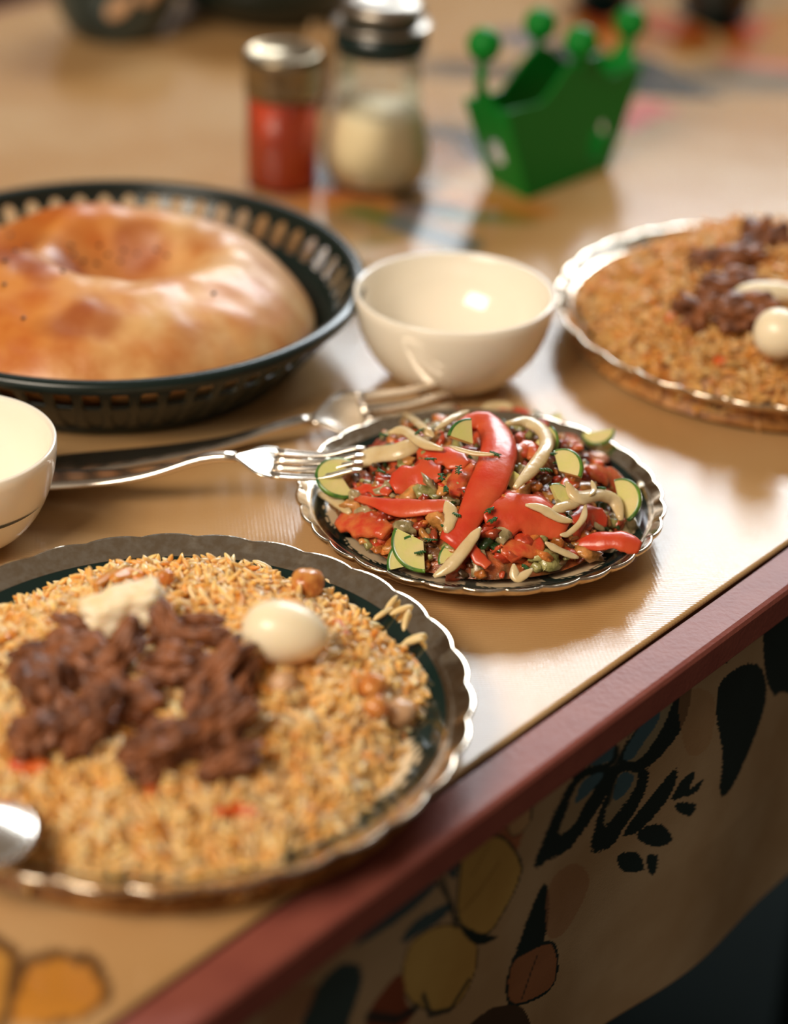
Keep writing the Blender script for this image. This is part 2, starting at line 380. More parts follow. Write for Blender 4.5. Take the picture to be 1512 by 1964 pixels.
pr.poly([(1385, 55), (1440, 35), (1480, 45), (1440, 90), (1410, 85)], RD)
pr.line([(1400, 110), (1450, 122), (1520, 130)], 0.013, PK, 0.9)
pr.poly([(1080, 0), (1190, -10), (1195, 20), (1160, 38), (1110, 20)], DK)
pr.poly([(1290, 5), (1420, -20), (1440, 30), (1390, 62), (1330, 40)], DK)
ed = []; n0 = len(Vt)
low = Vt.copy()
i = np.arange(na*nb).reshape(na, nb); ring = np.concatenate([i[:, 0], i[-1, 1:], i[::-1, -1][1:], i[0, ::-1][1:-1]])
lowV = Vt[ring]-np.array([0, 0, 0.0016])
m_ = len(ring); k = np.arange(m_)
Fe = np.stack([ring, n0+k, n0+(k+1) % m_, np.roll(ring, -1)], -1)
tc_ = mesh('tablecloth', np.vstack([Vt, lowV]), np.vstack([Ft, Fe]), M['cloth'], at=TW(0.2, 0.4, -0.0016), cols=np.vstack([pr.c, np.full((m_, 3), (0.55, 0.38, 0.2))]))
tag(tc_, 'glossy tan printed oilcloth stretched flat over the table top', 'tablecloth')
# table
tb = thing('dining_table', 'wooden table with reddish brown edge strip under the oilcloth', 'table', (TW(0.24, 0.44)[0], TW(0.24, 0.44)[1], 0))
mesh('tabletop', *rotbox(S0, S1, 0.0006, T1, -0.026, -0.0022), M['wood'], tb, smooth=False)
def strip(prof, s0, s1, n=60):
    V = []; Fc = []
    for k in range(n):
        s = s0+(s1-s0)*k/(n-1)
        for t, z in prof:
            V.append(TW(s, t+0.0004*mnoise.noise(Vector((s*9, t*40, z*40))), z))
    c = len(prof)
    for k in range(n-1):
        for j in range(c): Fc.append((k*c+j, k*c+(j+1) % c, (k+1)*c+(j+1) % c, (k+1)*c+j))
    Fc += [tuple(range(c))[::-1], tuple((n-1)*c+j for j in range(c))]
    return np.array(V), Fc
mesh('edge_trim', *strip([(-0.0012, -0.0030), (-0.0014, -0.0018), (-0.0180, -0.0018), (-0.0198, -0.0026), (-0.0207, -0.0044), (-0.0209, -0.017), (-0.0185, -0.0205), (-0.0014, -0.0205)], S0, S1), M['trim'], tb, smooth=False)
mesh('edge_trim', *strip([(T1+0.0014, -0.0025), (T1+0.0014, -0.02), (T1+0.02, -0.02), (T1+0.02, -0.004)], S0, S1), M['trim'], tb)
for s in (S0+0.06, S1-0.06):
    for t in (0.07, T1-0.05):
        V, Fc = rotbox(s-0.03, s+0.03, t-0.03, t+0.03, 0, 1); V[:, 2] = np.where(V[:, 2] > ZT+0.5, ZT-0.026, 0.0)
        mesh('leg', V, Fc, M['wood'], tb, smooth=False)
# hanging printed cloth below the edge: gently waved sheet
TS = -0.0135; ZB = -0.203
def to_skirt(x, y):
    d = FW+RT*(x-CX)/F-UP*(y-CY)/F
    o = EA+EN*TS; t = ((o-CAM)@EN)/(d@EN); p = CAM+d*t-EA
    return float(p@EU), float(p[2])
na, nb = 820, 250
SA0, SA1 = -0.60, 0.45
def skirt_fn(u, v):
    s = (SA0+(SA1-SA0)*u).ravel(); z = (-0.0205+(ZB+0.0205)*v).ravel()
    wv = 0.0045*np.sin(s*21+z*5)*np.clip(-z*8, 0, 1)+0.002*np.sin(s*47+2)*np.clip(-z*6, 0, 1)
    return EA[None]+np.outer(s, EU)+np.outer(TS+wv, EN)+np.outer(z, [0, 0, 1])
Vs, Fs = grid(skirt_fn, na, nb)
AA = np.repeat(np.linspace(SA0, SA1, na), nb); BB = np.tile(np.linspace(-0.0205, ZB, nb), na)
pk = Print(AA, BB, (0.42, 0.30, 0.18), to_skirt)
K1, BLU, YEL, TN = (0.012, 0.022, 0.022), (0.06, 0.13, 0.18), (0.50, 0.33, 0.10), (0.50, 0.32, 0.17)
J = 0.00045
pk.poly([(1187, 1455), (1222, 1395), (1270, 1335), (1310, 1298), (1323, 1306), (1312, 1368), (1282, 1425), (1240, 1470), (1200, 1476)], K1, jag=J)
pk.poly([(1198, 1448), (1228, 1396), (1262, 1352), (1288, 1332), (1278, 1370), (1250, 1425), (1222, 1458)], (0.30, 0.26, 0.17), jag=J)
pk.poly([(1196, 1450), (1222, 1400), (1258, 1360), (1262, 1378), (1236, 1420), (1212, 1456)], BLU)
pk.poly([(1180, 1462), (1180, 1400), (1168, 1388), (1125, 1405), (1085, 1432), (1070, 1470), (1074, 1494), (1120, 1486)], K1, jag=J)
pk.poly([(1176, 1455), (1174, 1402), (1140, 1410), (1108, 1440), (1104, 1474), (1130, 1470)], (0.33, 0.27, 0.17), jag=J*1.6)
pk.poly([(1176, 1455), (1176, 1404), (1152, 1414), (1128, 1446), (1134, 1468)], BLU)
pk.poly([(1180, 1472), (1110, 1485), (1072, 1545), (1050, 1600), (1028, 1664), (1056, 1652), (1096, 1632), (1138, 1575), (1175, 1510)], K1, jag=J*2)
pk.poly([(1150, 1488), (1112, 1500), (1088, 1560), (1076, 1600), (1100, 1588), (1128, 1540)], (0.33, 0.25, 0.15), jag=J*2)
pk.poly([(1160, 1484), (1122, 1496), (1106, 1540), (1130, 1526)], BLU)
pk.poly([(1186, 1468), (1240, 1474), (1232, 1530), (1200, 1590), (1180, 1625), (1142, 1636), (1148, 1580), (1172, 1510)], K1, jag=J*2)
pk.poly([(1190, 1484), (1222, 1484), (1214, 1520), (1186, 1562), (1164, 1586), (1172, 1530)], (0.30, 0.24, 0.15), jag=J*2)
pk.poly([(1190, 1486), (1216, 1488), (1204, 1520), (1180, 1535)], BLU)
pk.line([(1072, 1488), (1185, 1470), (1245, 1464)], 0.0016, K1); pk.line([(1183, 1440), (1184, 1478), (1170, 1540)], 0.003, K1)
pk.line([(1185, 1450), (1172, 1390)], 0.0008, K1); pk.line([(1190, 1448), (1225, 1370), (1228, 1358), (1222, 1355), (1220, 1364)], 0.0007, K1)
for a in [[(1200, 1600), (1250, 1520), (1290, 1470), (1280, 1520), (1230, 1590)], [(1280, 1530), (1300, 1490), (1322, 1475), (1306, 1515)], [(1300, 1520), (1335, 1488), (1320, 1515)],
          [(1290, 1535), (1320, 1535), (1310, 1558), (1290, 1550)], [(1230, 1590), (1262, 1578), (1280, 1605), (1255, 1622), (1225, 1610)], [(1190, 1645), (1222, 1635), (1235, 1668), (1200, 1672)], [(1240, 1640), (1256, 1640), (1252, 1672), (1242, 1670)],
          [(1364, 1365), (1375, 1305), (1420, 1272), (1456, 1280), (1462, 1340), (1432, 1420), (1385, 1505), (1364, 1512), (1372, 1440)],
          [(1462, 1285), (1462, 1190), (1490, 1130), (1540, 1110), (1560, 1330), (1500, 1325), (1478, 1330)], [(1365, 1225), (1385, 1205), (1410, 1235), (1385, 1270), (1372, 1250)]]:
    pk.poly(a, K1, jag=J)
pk.poly([(905, 1640), (930, 1590), (965, 1560), (1000, 1540), (1020, 1550), (1005, 1600), (985, 1650), (950, 1650)], (0.38, 0.10, 0.04), a=0.75, jag=J)
pk.poly([(975, 1560), (1015, 1530), (1020, 1570), (1000, 1600), (980, 1600)], TN, outline=K1, ow=0.0004)
pk.poly([(888, 1650), (912, 1612), (965, 1606), (1000, 1650), (1002, 1680), (985, 1725), (950, 1785), (925, 1795), (884, 1765)], YEL, outline=K1, ow=0.0006)
pk.line([(960, 1655), (925, 1710), (892, 1750)], 0.0007, (0.25, 0.14, 0.04)); pk.line([(940, 1620), (910, 1680)], 0.0006, (0.25, 0.14, 0.04))
pk.poly([(775, 1845), (800, 1800), (860, 1775), (910, 1795), (922, 1840), (905, 1900), (870, 1940), (810, 1935), (775, 1900)], YEL, outline=(0.12, 0.08, 0.04), ow=0.0005)
pk.poly([(700, 1940), (730, 1900), (770, 1868), (780, 1925), (800, 1940), (760, 1975), (700, 1975)], (0.20, 0.05, 0.02)); pk.line([(700, 1945), (760, 1955), (800, 1935)], 0.003, K1)
pk.line([(815, 1910), (830, 1950), (870, 1940), (905, 1885)], 0.0018, K1); pk.poly([(885, 1775), (930, 1795), (960, 1800), (930, 1815), (905, 1805)], K1)
for a in [[(678, 1812), (710, 1770), (760, 1725), (842, 1690), (825, 1715), (770, 1760)], [(768, 1808), (800, 1765), (870, 1732), (850, 1765), (800, 1795)], [(868, 1640), (880, 1612), (888, 1630), (876, 1685), (858, 1670)]]:
    pk.poly(a, (0.05, 0.085, 0.10), jag=J)
pk.line([(880, 1780), (862, 1720), (850, 1680), (845, 1640)], 0.0012, K1); pk.line([(840, 1690), (870, 1735), (880, 1780)], 0.001, K1)
pk.poly([(1000, 1820), (1022, 1755), (1048, 1698), (1060, 1720), (1058, 1790), (1040, 1830), (990, 1850)], K1, jag=J)
pk.poly([(988, 1855), (1030, 1825), (1070, 1815), (1083, 1850), (1075, 1895), (1040, 1920), (985, 1928)], (0.30, 0.13, 0.06), outline=K1, ow=0.0008); pk.line([(1010, 1920), (1040, 1840)], 0.0008, K1)
pk.poly([(1060, 1700), (1110, 1660), (1140, 1700), (1100, 1790), (1060, 1800)], (0.33, 0.16, 0.08), a=0.6)
pk.poly([(568, 1990), (590, 1905), (640, 1850), (680, 1848), (688, 1880), (665, 1940), (640, 1990)], (0.035, 0.06, 0.065), jag=J)
pk.poly([(500, 1930), (560, 1890), (600, 1890), (560, 1964), (500, 1990)], (0.34, 0.15, 0.08), a=0.6); pk.poly([(920, 1960), (960, 1935), (1010, 1938), (1020, 1990), (900, 1990)], (0.06, 0.035, 0.02))
pk.poly([(1300, 1330), (1360, 1330), (1350, 1420), (1310, 1440)], (0.36, 0.20, 0.09), a=0.5)
sk = mesh('hanging_cloth', Vs, Fs, M['skirt'], at=TW(-0.1, TS, ZB), cols=pk.c)
tag(sk, 'printed cloth with butterflies and dark leaves hanging below the table edge', 'cloth')
md = sk.modifiers.new('thick', 'SOLIDIFY'); md.thickness = 0.001; md.offset = 0
# room
def struct(name, V, Fc, m):
    o = mesh(name, V, Fc, m, smooth=False); o['kind'] = 'structure'; return o
struct('floor', *box(-3, 3, -1.5, WY+0.12, -0.05, 0), M['floor'])
ws = [box(-3, -1.2, WY, WY+0.12, 0, 3.6), box(1.9, 3, WY, WY+0.12, 0, 3.6), box(-1.2, 1.9, WY, WY+0.12, 0, ZT+0.85), box(-1.2, 1.9, WY, WY+0.12, ZT+2.40, 3.6)]
struct('wall_back', *join(ws), M['wall'])
fr = [box(-1.2, 1.9, WY-0.01, WY+0.10, ZT+0.85, ZT+0.885), box(-1.2, 1.9, WY-0.01, WY+0.10, ZT+2.365, ZT+2.40), box(-1.2, -1.16, WY-0.01, WY+0.10, ZT+0.885, ZT+2.365),
      box(1.86, 1.9, WY-0.01, WY+0.10, ZT+0.885, ZT+2.365), box(-1.16, 1.86, WY-0.01, WY+0.02, ZT+1.365, ZT+1.40), box(0.33, 0.37, WY-0.01, WY+0.02, ZT+0.885, ZT+2.365)]
struct('window_1', *join(fr), M['frame'])
# dark bench pushed in under the table
bn = thing('bench', 'dark vinyl bench in the shadow under the table', 'bench', (*TW(-0.02, 0.18)[:2], 0))
V, Fc = rotbox(-0.35, 0.45, 0.10, 0.40, -0.36, -0.30); mesh('seat', V, Fc, M['bench'], bn, smooth=False)
for s in (-0.31, 0.41):
    for t in (0.13, 0.37):
        V, Fc = rotbox(s-0.02, s+0.02, t-0.02, t+0.02, 0, 1); V[:, 2] = np.where(V[:, 2] > ZT+0.5, ZT-0.36, 0.0); mesh('leg', V, Fc, M['bench'], bn, smooth=False)

# ---------------------------------------------------------------- plates
CREAM = np.array((0.74, 0.57, 0.36)); INK = np.array((0.004, 0.016, 0.014))
def plate(c, R, label, group, nsc=30, ph=0.0, hrim=0.022, rim0=0.922):
    """scalloped plate: printed dish and silvered rim"""
    rt = thing('plate', label, 'plate', c, group)
    seg = 30*14
    def prof(rn):
        if rn < 0.58: return 0.0045
        k = (rn-0.58)/0.31; g_ = min(1, k); return 0.0045+(hrim-0.0045)*(0.52*g_**1.3+0.48*max(0, (rn-0.885)/0.115))
    def wob(rn, t):
        f = max(0, (rn-0.935)/0.065)**1.3; sc_ = abs(math.sin(nsc*(t+ph)/2))**0.7
        return R*0.022*f*(sc_-0.6), 0.0
    def surf(rs, off, closed_in=False):
        V = []; 
        for k in range(seg):
            t = 2*math.pi*k/seg
            for rn in rs:
                dr, dz = wob(rn, t); V.append((c[0]+(R*rn+dr)*math.cos(t), c[1]+(R*rn+dr)*math.sin(t), c[2]+prof(rn)+dz+off))
        return V
    def faces(n, base, flip=False):
        Fc = []
        for k in range(seg):
            a = base+k*n; b = base+((k+1) % seg)*n
            for i in range(n-1):
                f = (a+i, a+i+1, b+i+1, b+i); Fc.append(f if not flip else f[::-1])
        return Fc
    rs = list(np.linspace(0.001, 0.55, 8))+list(np.linspace(0.57, rim0, 34)); n = len(rs)
    V = surf(rs, 0); Fc = faces(n, 0)
    V2 = surf(rs, -0.0035); V2 = [(x, y, max(z, c[2]+0.0002)) for x, y, z in V2]; Fc += faces(n, len(V), True)
    cols = []
    for k in range(seg):
        t = 2*math.pi*k/seg
        for rn in rs:
            cc = CREAM
            if rn > 0.60:
                cc = INK
                a = (t*12/(2*math.pi)+0.15) % 1.0
                if abs((rn-0.785)/0.088) < max(0, math.sin(math.pi*a))**0.6*0.95 and 0.07 < a < 0.93: cc = CREAM
                if abs(abs(rn-0.785)/0.088-(max(0, math.sin(math.pi*a))**0.6*0.78)) < 0.07 and 0.1 < a < 0.9: cc = INK*2
            elif rn > 0.57: cc = INK
            cols.append(cc)
    cols = np.array(cols+[CREAM]*len(V2))
    mesh('dish', V+V2, Fc, M['plate'], rt, cols=cols)
    rs = [rim0, rim0+.008, rim0+.018, .94, .952, .965, .98, .992, 1.0]; n = len(rs)
    V = surf(rs, 0.0001)
    rev = [(1.006, -0.0006), (1.004, -0.002), (0.99, -0.003), (0.95, -0.0035), (rim0, -0.0035)]
    VV = []
    for k in range(seg):
        t = 2*math.pi*k/seg
        VV += V[k*n:(k+1)*n]
        for rn, o_ in rev:
            dr, dz = wob(min(rn, 1.0), t); VV.append((c[0]+(R*rn+dr)*math.cos(t), c[1]+(R*rn+dr)*math.sin(t), c[2]+prof(min(rn, 1.0))+dz+o_))
    N_ = n+len(rev); cols = np.empty((len(VV), 3)); cols[:] = (0.82, 0.75, 0.64)
    o = mesh('rim', VV, faces(N_, 0), M['silver'], rt, cols=cols); o['label'] = 'silvered scalloped rim'
    return rt
def zc(p): return np.array([p[0], p[1], ZT])
HR = 0.022
c1 = P(322, 1322, HR); R1 = 0.1180; PL1 = zc(c1)
c2 = P(922, 944, 0.017); R2 = 0.0845; PL2 = zc(c2)
c3 = P(1494, 590, HR); R3 = 0.121; PL3 = zc(c3)
plate(PL1, R1, 'large silver rimmed dinner plate in the foreground under rice and a whole egg', 'scalloped dinner plates', ph=0.1)
plate(PL2, R2, 'small silver rimmed plate holding the tomato salad', 'scalloped dinner plates', hrim=0.017)
plate(PL3, R3, 'silver rimmed dinner plate of rice at the right edge behind the salad', 'scalloped dinner plates', ph=0.05)

# ---------------------------------------------------------------- rice
def pn(x, y, s):
    return mnoise.noise(Vector((x*s, y*s, 3.1)))
def rice_h(c, R, top):
    def hf(x, y):
        r = math.hypot(x-c[0], y-c[1])/R; a = math.atan2(y-c[1], x-c[0])
        edge = 0.912+0.045*mnoise.noise(Vector((math.cos(a)*2.2, math.sin(a)*2.2, R*50)))
        edge -= 0.12*math.exp(-((a+0.25)/0.45)**2)+0.03*math.exp(-((a-0.8)/0.22)**2)+0.04*math.exp(-((a-2.3)/0.3)**2)
        edge += 0.03*math.exp(-((a-1.8)/0.6)**2)-0.045*math.exp(-((a+1.5)/0.5)**2)
        if r > edge: return -1
        return 0.007+top*(1-(r/edge)**2.8)**0.7+0.0085*pn(x, y, 48)*(1.1-r)+0.0045*pn(x, y, 120)
    return hf
h1 = rice_h(PL1, R1, 0.027); h3 = rice_h(PL3, R3, 0.043)
def mound(name, c, R, hf, m, parent=None, nr=40, ns=120, rmax=0.92):
    V = []; Fc = []
    for i in range(nr+1):
        for k in range(ns):
            r = R*rmax*i/nr; t = 2*math.pi*k/ns; x = c[0]+r*math.cos(t); y = c[1]+r*math.sin(t)
            V.append((x, y, ZT+max(hf(x, y)-0.0025, 0.003)))
    for i in range(nr):
        for k in range(ns):
            Fc.append((i*ns+k, i*ns+(k+1) % ns, (i+1)*ns+(k+1) % ns, (i+1)*ns+k)[::-1])
    return V, Fc
def grain_template(ns=6):
    V = []; rings = [(-0.94, 0.42), (-0.62, 0.88), (0, 1.0), (0.62, 0.86), (0.94, 0.40)]
    for u, r in rings:
        for k in range(ns):
            a = 2*math.pi*k/ns; V.append((u, r*math.cos(a), r*math.sin(a)))
    V += [(-1.05, 0, 0), (1.05, 0, 0)]; T = []
    n = len(rings)
    for i in range(n-1):
        for k in range(ns):
            a, b, c_, d = i*ns+k, i*ns+(k+1) % ns, (i+1)*ns+(k+1) % ns, (i+1)*ns+k; T += [(a, d, c_), (a, c_, b)]
    for k in range(ns):
        T += [(n*ns, k, (k+1) % ns), (n*ns+1, (n-1)*ns+(k+1) % ns, (n-1)*ns+k)]
    return np.array(V, float), np.array(T)
def grains(n, c, R, hf, L=(0.0044, 0.0063), Wd=(0.0013, 0.00175), seed=1, tilt=0.45, depth=0.0035):
    rg = np.random.default_rng(seed); T0, TT = grain_template(5); Vs = []; Cs = []
    pal = np.array([(0.94, 0.62, 0.29), (0.90, 0.51, 0.18), (0.95, 0.74, 0.46), (0.82, 0.38, 0.09), (0.93, 0.56, 0.22), (0.66, 0.26, 0.05)])
    pp = [0.28, 0.24, 0.16, 0.14, 0.12, 0.06]; cnt = 0
    while cnt < n:
        r = R*0.93*math.sqrt(rg.random()); t = rg.random()*2*math.pi; x = c[0]+r*math.cos(t); y = c[1]+r*math.sin(t)
        h = hf(x, y)
        if h < 0: continue
        e = 0.002; hx = hf(x+e, y); hy = hf(x, y+e)
        nx = -(hx-h)/e if hx > 0 else math.cos(t); ny = -(hy-h)/e if hy > 0 else math.sin(t)
        N = np.array([np.clip(nx, -1, 1), np.clip(ny, -1, 1), 1.0]); N /= np.linalg.norm(N)
        a = rg.random()*2*math.pi; A = np.array([math.cos(a), math.sin(a), 0]); A = A-N*(A@N); A = A/np.linalg.norm(A)+N*rg.normal(0, tilt); A /= np.linalg.norm(A)
        B = np.cross(N, A); B /= np.linalg.norm(B); D = np.cross(A, B)
        l = rg.uniform(*L); w_ = rg.uniform(*Wd); bend = rg.normal(0, 0.35)*w_
        q = T0*np.array([l, w_, w_*0.85]); q[:, 1] += bend*(1-T0[:, 0]**2)
        p = np.array([x, y, ZT+h-rg.random()**1.6*depth+0.001])
        Vs.append(p+q[:, :1]*A+q[:, 1:2]*B+q[:, 2:]*D)
        col = pal[rg.choice(6, p=pp)]*(0.85+0.3*rg.random()); k = 0.5+0.5*pn(x, y, 45)
        col = col*(1-0.35*k)+np.array((0.90, 0.43, 0.10))*0.35*k
        Cs.append(np.tile(np.clip(col, 0, 0.95), (len(T0), 1))); cnt += 1
    m = len(T0); FF = (TT[None]+(np.arange(n)*m)[:, None, None]).reshape(-1, 3)
    return np.vstack(Vs), FF, np.vstack(Cs)
def rice(c, R, hf, n, label, seed, extra=None, tint=(1, 1, 1)):
    rt = thing('rice_heap', label, 'rice', c+np.array([0, 0, 0.006])); rt['kind'] = 'stuff'
    V, Fc = mound('u', c, R, hf, None); o = mesh('rice_bed', V, Fc, M['mound'], rt); o['kind'] = 'stuff'
    V, FF, Cs = grains(n, c, R, hf, seed=seed); Cs = Cs*np.array(tint)
    if extra is not None:
        T0, TT = grain_template(5)
        for (x, y, a, h) in extra:
            p = P(x, y, h); A = np.array([math.cos(a), math.sin(a)*0.8, math.sin(a)*0.45]); A /= np.linalg.norm(A); B = np.cross((0, 0, 1), A); B /= np.linalg.norm(B); D = np.cross(A, B)
            q = T0*np.array([0.0052, 0.0014, 0.0013]); q[:, 1] += 0.0005*(1-T0[:, 0]**2)
            FF = np.vstack([FF, TT+len(V)]); V = np.vstack([V, p+q[:, :1]*A+q[:, 1:2]*B+q[:, 2:]*D]); Cs = np.vstack([Cs, np.tile((0.85, 0.60, 0.30), (len(T0), 1))])
    o = mesh('rice_grains', V, FF, M['rice'], rt, cols=Cs); o['kind'] = 'stuff'
    return rt
ex = [(360, 1050, 1.2, .018), (190, 1060, 1.4, .018), (157, 1078, 1.3, .014), (150, 1095, 1.0, .014), (470, 1072, .4, .016), (485, 1065, 1.0, .017), (505, 1085, -.5, .016), (440, 1060, -.6, .017),
      (750, 1160, 1.1, .02), (735, 1178, .7, .018), (795, 1225, .5, .018), (790, 1232, .4, .018), (565, 1072, 1.1, .018), (640, 1125, -.8, .015), (660, 1200, .2, .02), (780, 1190, 1.4, .018), (770, 1170, .5, .02)]
rice(PL1, R1, h1, 7600, 'mound of golden pilaf rice filling the large plate in the foreground', 3, ex, tint=(0.97, 0.90, 0.80))
rice(PL3, R3, h3, 5200, 'mound of brown pilaf rice on the plate at the right edge', 5, tint=(0.78, 0.62, 0.45))

# ---------------------------------------------------------------- food on the big plate
def img_axis(ang):
    a = math.radians(ang); return np.array([math.cos(a), 0.80*math.sin(a), 0.55*math.sin(a)])
def egg_at(p, L, W, ax, name, label, cat, m='egg', group=None):
    V, T = blob(p, ax, (L, W, W), amp=0.012, fr=1.0, sub=4, taper=0.13)
    return tag(mesh(name, V, T, M[m]), label, cat, group)
p = march(547, 1248, h1); s = pxm(p)
ec = P(547, 1213, 0.0450)
egg_at(ec, 84/pxm(ec), 62/pxm(ec), (1, -0.04, -0.05), 'quail_egg', 'whole peeled cream egg resting on the rice of the front plate', 'egg')
p = ec+np.array([-0.0075, -0.0105, -0.0035])
tag(mesh('pepper_flake', *blob(p, (1, 0.4, 0), (0.0012, 0.0009, 0.0006), sub=1), M['meat']), 'tiny brown fleck stuck to the front of the foreground egg', 'spice')
G = 'chunks of stewed meat on the front plate'
meats = [(118, 1262, 78, 42, 18, 'broad brown meat chunk at the upper left of the meat pile'),
         (92, 1330, 62, 44, -62, 'brown meat chunk on the far left flank of the meat pile'),
         (225, 1262, 58, 30, 58, 'slanted meat chunk below the pale fat piece'),
         (318, 1205, 52, 24, -68, 'pointed dark meat spike rising beside the pale fat piece'),
         (335, 1275, 56, 34, 8, 'rounded meat chunk near the centre top of the meat pile'),
         (418, 1290, 74, 26, 58, 'long meat strip sloping on the right side of the meat pile'),
         (400, 1222, 48, 15, -4, 'thin dark purple meat sliver between the pile and the egg'),
         (388, 1190, 40, 11, -4, 'small dark skin sliver just left of the egg'),
         (142, 1196, 42, 13, -14, 'dark meat sliver tucked left of the pale fat piece'),
         (165, 1385, 66, 44, 62, 'brown meat chunk at the lower left of the meat pile'),
         (252, 1360, 50, 40, 20, 'knobbly meat chunk in the middle of the meat pile'),
         (300, 1440, 66, 44, 40, 'large meat chunk at the bottom centre of the pile'),
         (412, 1395, 72, 42, 48, 'meat chunk at the lower right beside the loose rice'),
         (445, 1462, 52, 26, 25, 'small meat piece at the bottom right tip of the pile'),
         (60, 1420, 38, 46, 75, 'dark meat piece at the lower left edge of the pile'),
         (215, 1318, 48, 30, -30, 'meat chunk half hidden under the centre of the pile'),
         (465, 1310, 40, 22, 70, 'narrow meat shred at the right rim of the pile'),
         (375, 1345, 34, 20, 75, 'thin meat shred leaning beside the long sloping strip'),
         (150, 1300, 60, 26, -45, 'flat meat chunk across the left half of the pile')]
for i_, (x, y, a, b, ang, lab) in enumerate(meats):
    q = march(x, y, h1, 0.007); k = pxm(q)
    V, T = blob(q+np.array([0, 0, 0.0005]), img_axis(ang), (1.15*a/k, 1.15*b/k, 1.1*b/k), amp=0.50, fr=1.35, sub=4, fib=0.16, square=0.35)
    tag(mesh('meat_chunk', V, T, M['meat']), lab, 'meat', G)
# pale fat piece: a tilted angular slab
q = march(238, 1172, h1, 0.014); k = pxm(q)
V, T = blob(q, img_axis(22), (88/k, 46/k, 44/k), amp=0.32, fr=1.3, sub=4, square=0.6)
tag(mesh('fat_piece', V, T, M['fat']), 'pale angular piece of fat on top of the meat pile', 'fat')
peas = [(303, 1040, 28, 'shiny brown chickpea at the far rim of the front plate'), (590, 1102, 31, 'shiny brown chickpea between the egg and the plate rim'),
        (716, 1302, 26, 'orange chickpea right of the egg in the rice'), (545, 1298, 25, 'pale chickpea just below the egg'), (722, 1344, 23, 'small orange chickpea below the one right of the egg'),
        (768, 1352, 27, 'tan chickpea near the right rim of the front plate'), (318, 1098, 16, 'small red brown chickpea in the far rice behind the fat piece')]
for x, y, r, lab in peas:
    q = march(x, y+r*0.55, h1, 0.006); k = pxm(q); m_name = 'fat' if 'pale' in lab or 'tan' in lab else 'chickpea'
    V, T = blob(q, (1, random.uniform(-1, 1), 0.2), (r*1.08/k, r/k, r/k), amp=0.12, fr=1.4, sub=3, taper=0.12)
    tag(mesh('chickpea', V, T, M['chickpea'] if m_name == 'chickpea' else M['cream']), lab, 'chickpea', 'chickpeas in the pilaf')
car = [([(182, 1124), (205, 1105), (222, 1092)], 9, 'carrot', 'orange carrot strip left of the far chickpea'), ([(215, 1112), (245, 1102), (275, 1108)], 16, 'carrot', 'broad orange carrot piece behind the fat piece'),
       ([(20, 1462), (55, 1466), (92, 1470)], 20, 'carrot_red', 'red carrot piece at the left frame edge of the front plate'), ([(283, 1490), (292, 1510), (290, 1530)], 13, 'carrot_red', 'upright red orange carrot strip in the near rice'),
       ([(415, 1560), (455, 1552), (492, 1558)], 14, 'carrot_red', 'red orange carrot strip at the near rim side of the rice'), ([(30, 1210), (12, 1222), (-5, 1230)], 10, 'carrot', 'small orange carrot strip at the left frame edge'),
       ([(450, 1125), (462, 1150), (455, 1170)], 9, 'carrot', 'thin orange carrot strip above left of the egg'), ([(255, 1585), (285, 1590), (310, 1578)], 12, 'carrot', 'dull orange carrot strip in the nearest rice'),
       ([(475, 1300), (500, 1315), (520, 1330)], 10, 'carrot', 'orange carrot strip between the meat pile and the loose rice'), ([(640, 1190), (655, 1200), (665, 1218)], 8, 'carrot_red', 'small reddish carrot strip right of the egg')]
for pts, wd, m_, lab in car:
    q = [march(x, y, h1, 0.003) for x, y in pts]; k = pxm(q[0])
    V, T = sweep(q, wd/k, wd*0.5/k, n=10, rough=0.3, tip=(0.6, 0.5)); tag(mesh('carrot_strip', V, T, M[m_]), lab, 'carrot', 'carrot strips in the pilaf')
# back plate food
for x, y, a, b, ang, lab in [(1400, 500, 75, 32, 20, 'dark meat chunk at the top of the rice on the right edge plate'), (1460, 470, 60, 40, 60, 'pointed dark meat chunk above the lemon shaped piece on the right plate'),
                             (1350, 600, 55, 36, -20, 'dark meat chunk left of the round egg on the right edge plate'), (1430, 600, 60, 40, 10, 'dark meat chunk between the eggs on the right edge plate'),
                             (1395, 545, 60, 26, 10, 'flat meat chunk in the middle of the right edge plate')]:
    q = march(x, y, h3, 0.004); k = pxm(q)
    V, T = blob(q, img_axis(ang), (a/k, b/k, b/k*0.8), amp=0.7, fr=1.9, sub=3, fib=0.2, square=0.3); tag(mesh('meat_chunk', V, T, M['meat']), lab, 'meat', 'meat chunks on the right edge plate')
q = march(1495, 660, h3, 0.008); k = pxm(q)
egg_at(P(1497, 640, q[2]-ZT+0.010), 50/k, 48/k, (0.6, -0.5, 0.1), 'quail_egg', 'round peeled egg at the right frame edge on the far rice plate', 'egg')
q = march(1475, 562, h3, 0.007); k = pxm(q)
egg_at(q, 70/k, 23/k, (1, 0.12, 0), 'egg_wedge', 'long pale egg wedge behind the round egg on the far plate', 'egg')
for pts, lab in [([(1282, 605), (1295, 620)], 'small orange carrot bit left of the meat on the far plate'), ([(1370, 690), (1395, 694)], 'orange red carrot bit near the front rim of the far plate')]:
    q = [march(x, y, h3, 0.003) for x, y in pts]; V, T = sweep(q, 0.003, 0.002, n=8); tag(mesh('carrot_strip', V, T, M['carrot_red']), lab, 'carrot', 'carrot bits on the far plate')

